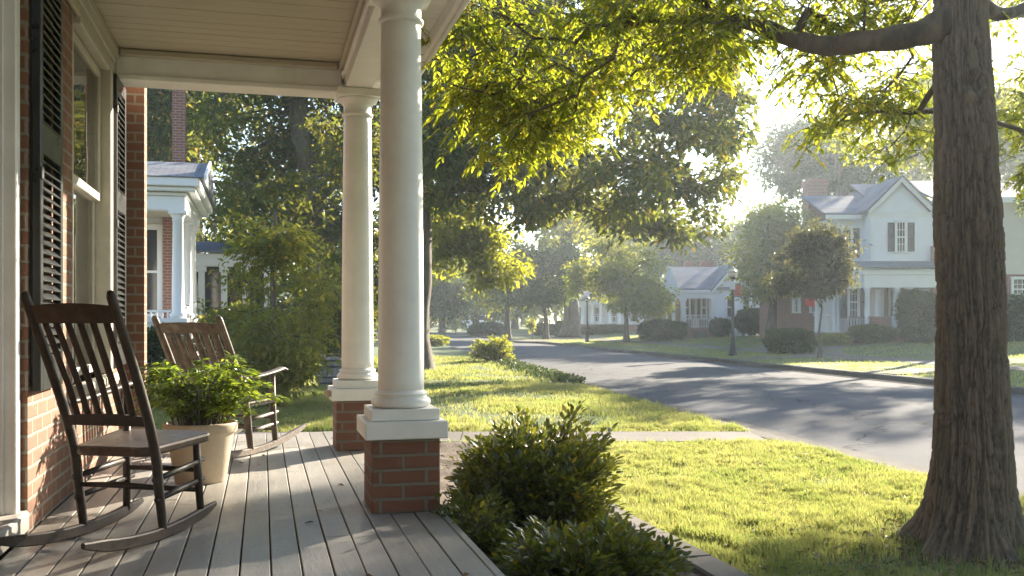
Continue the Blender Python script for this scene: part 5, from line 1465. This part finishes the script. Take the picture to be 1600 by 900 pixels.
railing(h4, X4(928), X4(1020), 0.0, Z4(507), 0.75, 0.22)
# two pale far houses at the end of the street
for i, (a, e, top, d, lab) in enumerate(((722, 758, 488, 128, 'farthest pale house glimpsed through haze left of the pale sunlit street tree'), (768, 812, 486, 120, 'pale far house in haze right behind the pale sunlit street tree'))):
    def XX(px): return (px-(a+e)/2)/F*d
    def ZZ_(py): return EYE + (HORIZON-py)/F*d
    hh = thing('far_house', lab, 'house', (((a+e)/2-800)/F*d, d, 0), 0)
    b = MB(); b.box(XX(a), XX(e), 0, 7, -0.4, ZZ_(top)); b.build('wall', M['siding'], hh)
    b = MB(); b.prism([(XX(a)-0.4, -0.5, ZZ_(top)), (XX(a)-0.4, 3.5, ZZ_(top-22)), (XX(a)-0.4, 3.5, ZZ_(top-24)), (XX(a)-0.4, -0.5, ZZ_(top)+0.15)], (XX(e)-XX(a)+0.8, 0, 0)); b.build('roof', M['slate'], hh)
    for q in range(3):
        xq = a + (e-a)*(q+0.5)/3; window(hh, XX(xq)-0.45, XX(xq)+0.45, 1.0, 2.3, -0.02, False)

# ------------------------------------------------------------------ the neighbouring house at the left (porch frame)
nb = PX(278, 496, 22.0)
Zp = nb.z
h5 = thing('neighbour_house', 'neighbouring house with white columned porch, slate roof and tall brick chimney at the left', 'house', (nb.x, nb.y, 0), PHI)
zt = EYE + (500-331)/F*22; ztp = EYE + (500-288)/F*22
for i, (u, v, r_) in enumerate(((0, 0, 0.135), (0, 2.6, 0.135), (0, 4.3, 0.135), (-1.05, 0.0, 0.10))):
    b = MB(); post(b, u, v, Zp-0.02, zt, r_, False); b.box(u-r_*1.5, u+r_*1.5, v-r_*1.5, v+r_*1.5, zt-0.06, zt+0.02, 0.01); b.build('porch_column', M['white_far'], h5)
b = MB(); b.box(-3.2, 0.17, -0.17, 0.16, zt+0.02, zt+0.34, 0.01); b.box(-0.16, 0.17, 0.162, 5.2, zt+0.02, zt+0.34, 0.01)
b.box(-3.2, 0.22, -0.22, 0.1, zt+0.342, zt+0.42, 0.01); b.box(-0.1, 0.22, 0.102, 5.2, zt+0.342, zt+0.42, 0.01)
b.box(-3.2, 0.50, -0.50, 5.4, ztp-0.10, ztp+0.10, 0.02); b.box(-3.2, 0.40, -0.40, 5.3, ztp-0.2, ztp-0.102, 0.02); b.build('entablature', M['white_far'], h5)
b = MB(); b.box(-3.2, 0.1, -0.1, 5.2, zt+0.10, zt+0.14); b.build('porch_ceiling', M['cream'], h5)
b = MB(); zrr = EYE + (500-262)/F*23.6 + 0.12
b.prism([(-3.4, -0.55, ztp+0.102), (-3.4, 1.6, zrr), (-3.4, 3.75, zrr-0.05), (-3.4, 5.5, ztp+0.102)], (3.98, 0, 0)); b.build('roof', M['slate'], h5)
b = MB(); b.prism([(0.60, -0.55, ztp+0.04), (0.60, 1.6, zrr-0.06), (0.60, 1.6, zrr+0.06), (0.60, -0.55, ztp+0.16)], (0.05, 0, 0)); b.build('rake_board', M['white_far'], h5)
b = MB(); b.box(-3.2, 0.15, -0.15, 5.2, -0.4, Zp-0.12); b.build('porch_base', M['white_far'], h5)
b = MB(); b.box(-3.2, 0.22, -0.22, 5.2, Zp-0.119, Zp-0.022, 0.01); b.build('porch_floor', M['white_far'], h5)
b = MB(); b.box(-3.4, -0.22, 2.6, 2.8, -0.4, zt+0.1); b.box(-8, -1.6, 2.81, 9, -0.4, ztp); b.build('wall', M['siding'], h5)
b = MB(); b.box(-0.55, -0.30, 2.3, 2.59, Zp-0.02, zt+0.1); b.build('brick_pier', M['brick_far'], h5)
w = window(h5, -1.25, -0.66, Zp+0.1, zt-0.2, 2.58, False)
for u0, u1 in ((-1.0, -0.15),):
    b = MB(); b.box(u0, u1, -0.04, 0.04, Zp+0.12, Zp+0.17)
    x = u0+0.06
    while x < u1: b.box(x-0.02, x+0.02, -0.02, 0.02, Zp-0.02, Zp+0.12); x += 0.12
    b.build('railing', M['white_far'], h5)
b = MB()
for vq in np.arange(0.5, 2.5, 0.45): b.lathe([(0.05, Zp-0.02), (0.075, Zp+0.06), (0.05, Zp+0.14), (0.06, Zp+0.24), (0.085, Zp+0.28)], 0.05, vq, 12)
b.build('balusters', M['white_far'], h5)
xc = (280-800)/F*26.5; cv = Vector((xc-nb.x, 26.5-nb.y)); cu = cv.x*CP + cv.y*SP; cvv = -cv.x*SP + cv.y*CP
b = MB(); b.box(cu-0.17, cu+0.17, cvv-0.17, cvv+0.17, 3.5, EYE+(500-100)/F*26.5); b.build('chimney', M['brick_far'], h5)
# lower wing with its own porch
d6 = 29.0; q = Vector(((345-800)/F*d6-nb.x, d6-nb.y)); wu = q.x*CP+q.y*SP; wv = -q.x*SP+q.y*CP
z6 = lambda py: EYE+(500-py)/F*d6
b = MB(); b.box(wu-1.0, wu+1.5, wv+1.6, wv+3.2, -0.4, z6(412)); b.build('wing_shade_wall', M['dark_glass'], h5)  # back wall coloured near-black to stand for the shade inside this porch
b = MB(); b.prism([(wu-1.1, wv-0.3, z6(396)), (wu-1.1, wv+2.2, z6(372)), (wu-1.1, wv+2.2, z6(369)), (wu-1.1, wv-0.3, z6(393))], (2.7, 0, 0)); b.build('wing_roof', M['metal_roof'], h5)
b = MB(); b.box(wu-1.1, wu+1.5, wv-0.2, wv+0.1, z6(417), z6(397), 0.02); b.build('wing_beam', M['white_far'], h5)
b = MB(); b.box(wu-1.1, wu+1.5, wv-0.2, wv+0.1, -0.4, z6(500), 0.02); b.build('wing_base', M['white_far'], h5)
for du in (-0.55, 0.1, 0.72, 1.35):
    b = MB(); post(b, wu+du, wv-0.05, z6(500), z6(417), 0.09, True); b.build('wing_column', M['white_far'], h5)

# ================================================================== STREET LAMPS
def street_lamp(px, d, h, label, banner=False, slim=1.0):
    x = (px-800)/F*d; p = Vector((x, d, float(gz(x, d))))
    t = thing('street_lamp', label, 'street lamp', p, 0, 'street lamps along the far verge')
    b = MB(); s = slim
    b.lathe([(0.17*s, -0.02), (0.17*s, 0.10), (0.15*s, 0.14), (0.13*s, 0.42), (0.10*s, 0.50), (0.095*s, 0.62), (0.075*s, 0.70), (0.068*s, 1.4), (0.055*s, h*0.82), (0.075*s, h*0.825), (0.075*s, h*0.84), (0.05*s, h*0.85)], 0, 0, 20); b.build('post', M['iron'], t)
    b = MB(); b.lathe([(0.05*s, h*0.85), (0.11*s, h*0.862), (0.12*s, h*0.885), (0.09*s, h*0.89)], 0, 0, 20); b.build('lamp_collar', M['iron'], t)
    b = MB(); b.lathe([(0.10*s, h*0.891), (0.17*s, h*0.90), (0.185*s, h*0.925), (0.15*s, h*0.95), (0.10*s, h*0.972)], 0, 0, 20); b.build('lantern', M['lantern'], t)
    b = MB(); b.lathe([(0.20*s, h*0.93), (0.12*s, h*0.962), (0.06*s, h*0.98), (0.05*s, h*0.985), (0.02*s, h*0.99), (0.012*s, h*1.0)], 0, 0, 20); b.build('lantern_cap', M['iron'] if not banner else M['clay'], t)
    if banner:
        b = MB(); b.box(0.06, 0.33, -0.012, 0.012, h*0.80, h*0.81, 0.003); b.box(0.06, 0.33, -0.012, 0.012, h*0.66, h*0.67, 0.003); b.build('banner_arm', M['iron'], t)
        b = MB(); n = 8; vs = []; fs = []
        for i in range(n+1):
            for j in range(5): vs.append((0.075+0.24*j/4, 0.014+0.012*math.sin(i*0.8+j), h*0.672+(h*0.798-h*0.672)*i/n))
            if i:
                for j in range(4): a = (i-1)*5+j; fs.append((a, a+1, a+6, a+5))
        b.add(vs, fs, True); b.build('banner', M['banner'], t)
        b = MB(); b.box(-0.13, 0.075, -0.09, -0.075, h*0.745, h*0.84, 0.004); b.build('notice_plate', M['white_far'], t)
    return t
k = NT('frosted_lantern'); k.P(Base_Color=(0.72, 0.66, 0.52), Roughness=0.3); M['lantern'] = k.m
k = NT('faded_red_banner'); k.P(Base_Color=(0.42, 0.11, 0.08), Roughness=0.85); M['banner'] = k.m
pl = GP(1145, 556)
street_lamp(1145, pl.y, (556-417)/F*pl.y, 'black street lamp with pale lantern and faded red banner', True)
pl2 = GP(917.5, 535)
street_lamp(917.5, pl2.y, (535-462)/F*pl2.y, 'slim dark street lamp right of the tall straight trunk', False, 0.8)

# ================================================================== GRASS
def blades(P_, h, w, lean=0.55):
    n = len(P_); a = RNG.random(n)*6.283; d = np.stack([np.cos(a), np.sin(a), 0*a], 1); hh = h*(0.55+0.8*RNG.random(n)); ww = w*(0.7+0.6*RNG.random(n))
    b_ = RNG.random(n)*6.283; l = np.stack([np.cos(b_), np.sin(b_), 0*b_], 1)*(lean*hh*RNG.random(n))[:, None]
    up_ = np.array([[0, 0, 1.0]])
    v0 = P_ - d*ww[:, None]/2; v1 = P_ + d*ww[:, None]/2
    m0 = P_ + l*0.35 + up_*(hh*0.62)[:, None]; tip = P_ + l + up_*hh[:, None]
    return np.stack([v0, v1, m0 + d*ww[:, None]*0.36, m0 - d*ww[:, None]*0.36, tip], 1).reshape(-1, 3)
VS = []
def bare(x, y):
    return noise3(x*1.1+7, y*1.1, 3)
def scatter(n, x0, x1, y0, y1, ok, h, w, clump=0.0, lean=0.55):
    x = x0+(x1-x0)*RNG.random(n); y = y0+(y1-y0)*RNG.random(n)
    m = ok(x, y); x, y = x[m], y[m]
    vis = (np.abs(x) < 0.60*y + 0.6); x, y = x[vis], y[vis]
    thin = RNG.random(len(x)) < np.clip(2.1 - 2.7*bare(x, y), 0.10, 1); x, y = x[thin], y[thin]
    z = gz(x, y) - 0.008
    ch = 0.40 + 0.75*noise3(x*3.1, y*3.1, 9) + 0.75*noise3(x*9, y*9, 2)**2
    VS.append(blades(np.stack([x, y, z], 1), h*ch, w, lean))
def uv_of(x, y): return x*CP + y*SP, -x*SP + y*CP
def near_ok(x, y):
    u, v = uv_of(x, y); wk = np.abs(y-11.4) < 0.50
    return (x < xl(y)-0.37) & ~((u < 2.47) & (v < 10.4)) & ~wk
def left_ok(x, y):
    u, v = uv_of(x, y); wk = (np.abs(y-11.4) < 0.5) & (x > -3.6)
    return (v > 8.8) & (u < 2.47) & (u > -6) & ~((v < 10.4) & (u > 0.78)) & ~wk
scatter(330000, 0.6, 5.4, 4.2, 8.2, near_ok, 0.060, 0.0060, lean=0.75)
scatter(230000, -0.8, 5.2, 8.2, 12.5, near_ok, 0.058, 0.0075, lean=0.75)
scatter(230000, -6.0, 4.0, 12.0, 21.0, near_ok, 0.060, 0.011)
scatter(90000, -8.0, 2.0, 21.0, 36.0, near_ok, 0.065, 0.018)
scatter(120000, -9.0, -0.5, 8.6, 20.0, left_ok, 0.065, 0.011)
def far_ok(x, y):
    tt = x - xr(y); return (tt > 0.25) & ~((tt > 4.7) & (tt < 6.1))
scatter(190000, -2, 36, 17, 70, far_ok, 0.055, 0.028)
V_ = np.concatenate(VS); n = len(V_)//5; o_ = (np.arange(n)*5)[:, None]
me = np_mesh('grass', V_, [o_+np.array([[0, 1, 2, 3]]), o_+np.array([[3, 2, 4]])])
tag(link('grass', me, M['grass']), 'short mown lawn grass', 'grass', kind='stuff')
# clover and broad weeds in patches between the blades
n = 16000; x = -4 + 9*RNG.random(n); y = 4.4 + 22*RNG.random(n)**1.6
m = near_ok(x, y) & (noise3(x*1.6+20, y*1.6, 4) > 0.60) & (RNG.random(n) < 0.8); x, y = x[m], y[m]; n = len(x)
pos = np.stack([x, y, gz(x, y)+0.012+0.03*RNG.random(n)], 1); ax = unit(n)*np.array([[1, 1, 0.25]])+np.array([[0, 0, 0.15]])
tag(link('clover', leaf_mesh('clover', pos, ax, unit(n)*0.3+np.array([[0, 0, 1.0]]), 0.035+0.03*RNG.random(n), 0.022+0.012*RNG.random(n)), M['street_leaf_dark']), 'clover and broad leaved weeds in the lawn', 'weeds', kind='stuff')
# dead leaves and bark litter round the near tree and on the walk
n = 900
a = RNG.random(n)*6.283; rr = 0.35+np.abs(RNG.normal(size=n))*0.75
x = TB.x + rr*np.cos(a); y = TB.y + rr*np.sin(a)
x2 = -2 + 6*RNG.random(320); y2 = 5 + 14*RNG.random(320); x = np.concatenate([x, x2]); y = np.concatenate([y, y2]); n = len(x)
m = near_ok(x, y); x, y = x[m], y[m]; n = len(x)
pos = np.stack([x, y, gz(x, y)+0.018+0.02*RNG.random(n)], 1)
qb = [W(random.uniform(0.98, 2.2), random.uniform(3.4, 9.5), GROUND+0.075) for _ in range(260)] + [W(random.uniform(-0.95, 0.85), random.uniform(3.5, 8.4), 0.006) for _ in range(14)]
pos = np.concatenate([pos, np.array([tuple(p) for p in qb])]); n = len(pos)
ax = unit(n)*np.array([[1, 1, 0.12]]); nr = unit(n)*0.4+np.array([[0, 0, 1.0]])
k = NT('dead_leaf'); k.P(Base_Color=k.mix(k.island(), (0.10, 0.055, 0.028), (0.26, 0.17, 0.09)), Roughness=0.8)
tag(link('fallen_leaves', leaf_mesh('fallen_leaves', pos, ax, nr, 0.035+0.035*RNG.random(n), 0.02+0.01*RNG.random(n)), k.m), 'scattered dead brown leaves on the lawn', 'fallen leaves', kind='stuff')

# ================================================================== HAZE
b = MB(); b.box(-150, 150, -40, 240, -2.6, 26.0)
hz = b.build('haze', None)
k = bpy.data.materials.new('morning_haze'); k.use_nodes = True; nt = k.node_tree
for nd in list(nt.nodes):
    if nd.type != 'OUTPUT_MATERIAL': nt.nodes.remove(nd)
pv = nt.nodes.new('ShaderNodeVolumePrincipled'); pv.inputs['Color'].default_value = (0.80, 0.90, 1.0, 1); pv.inputs['Density'].default_value = 0.0010; pv.inputs['Anisotropy'].default_value = 0.5
nt.links.new(pv.outputs[0], nt.nodes['Material Output'].inputs['Volume'])
hz.data.materials.append(k)
tag(hz, 'thin bright morning haze over the street', 'haze', kind='stuff')
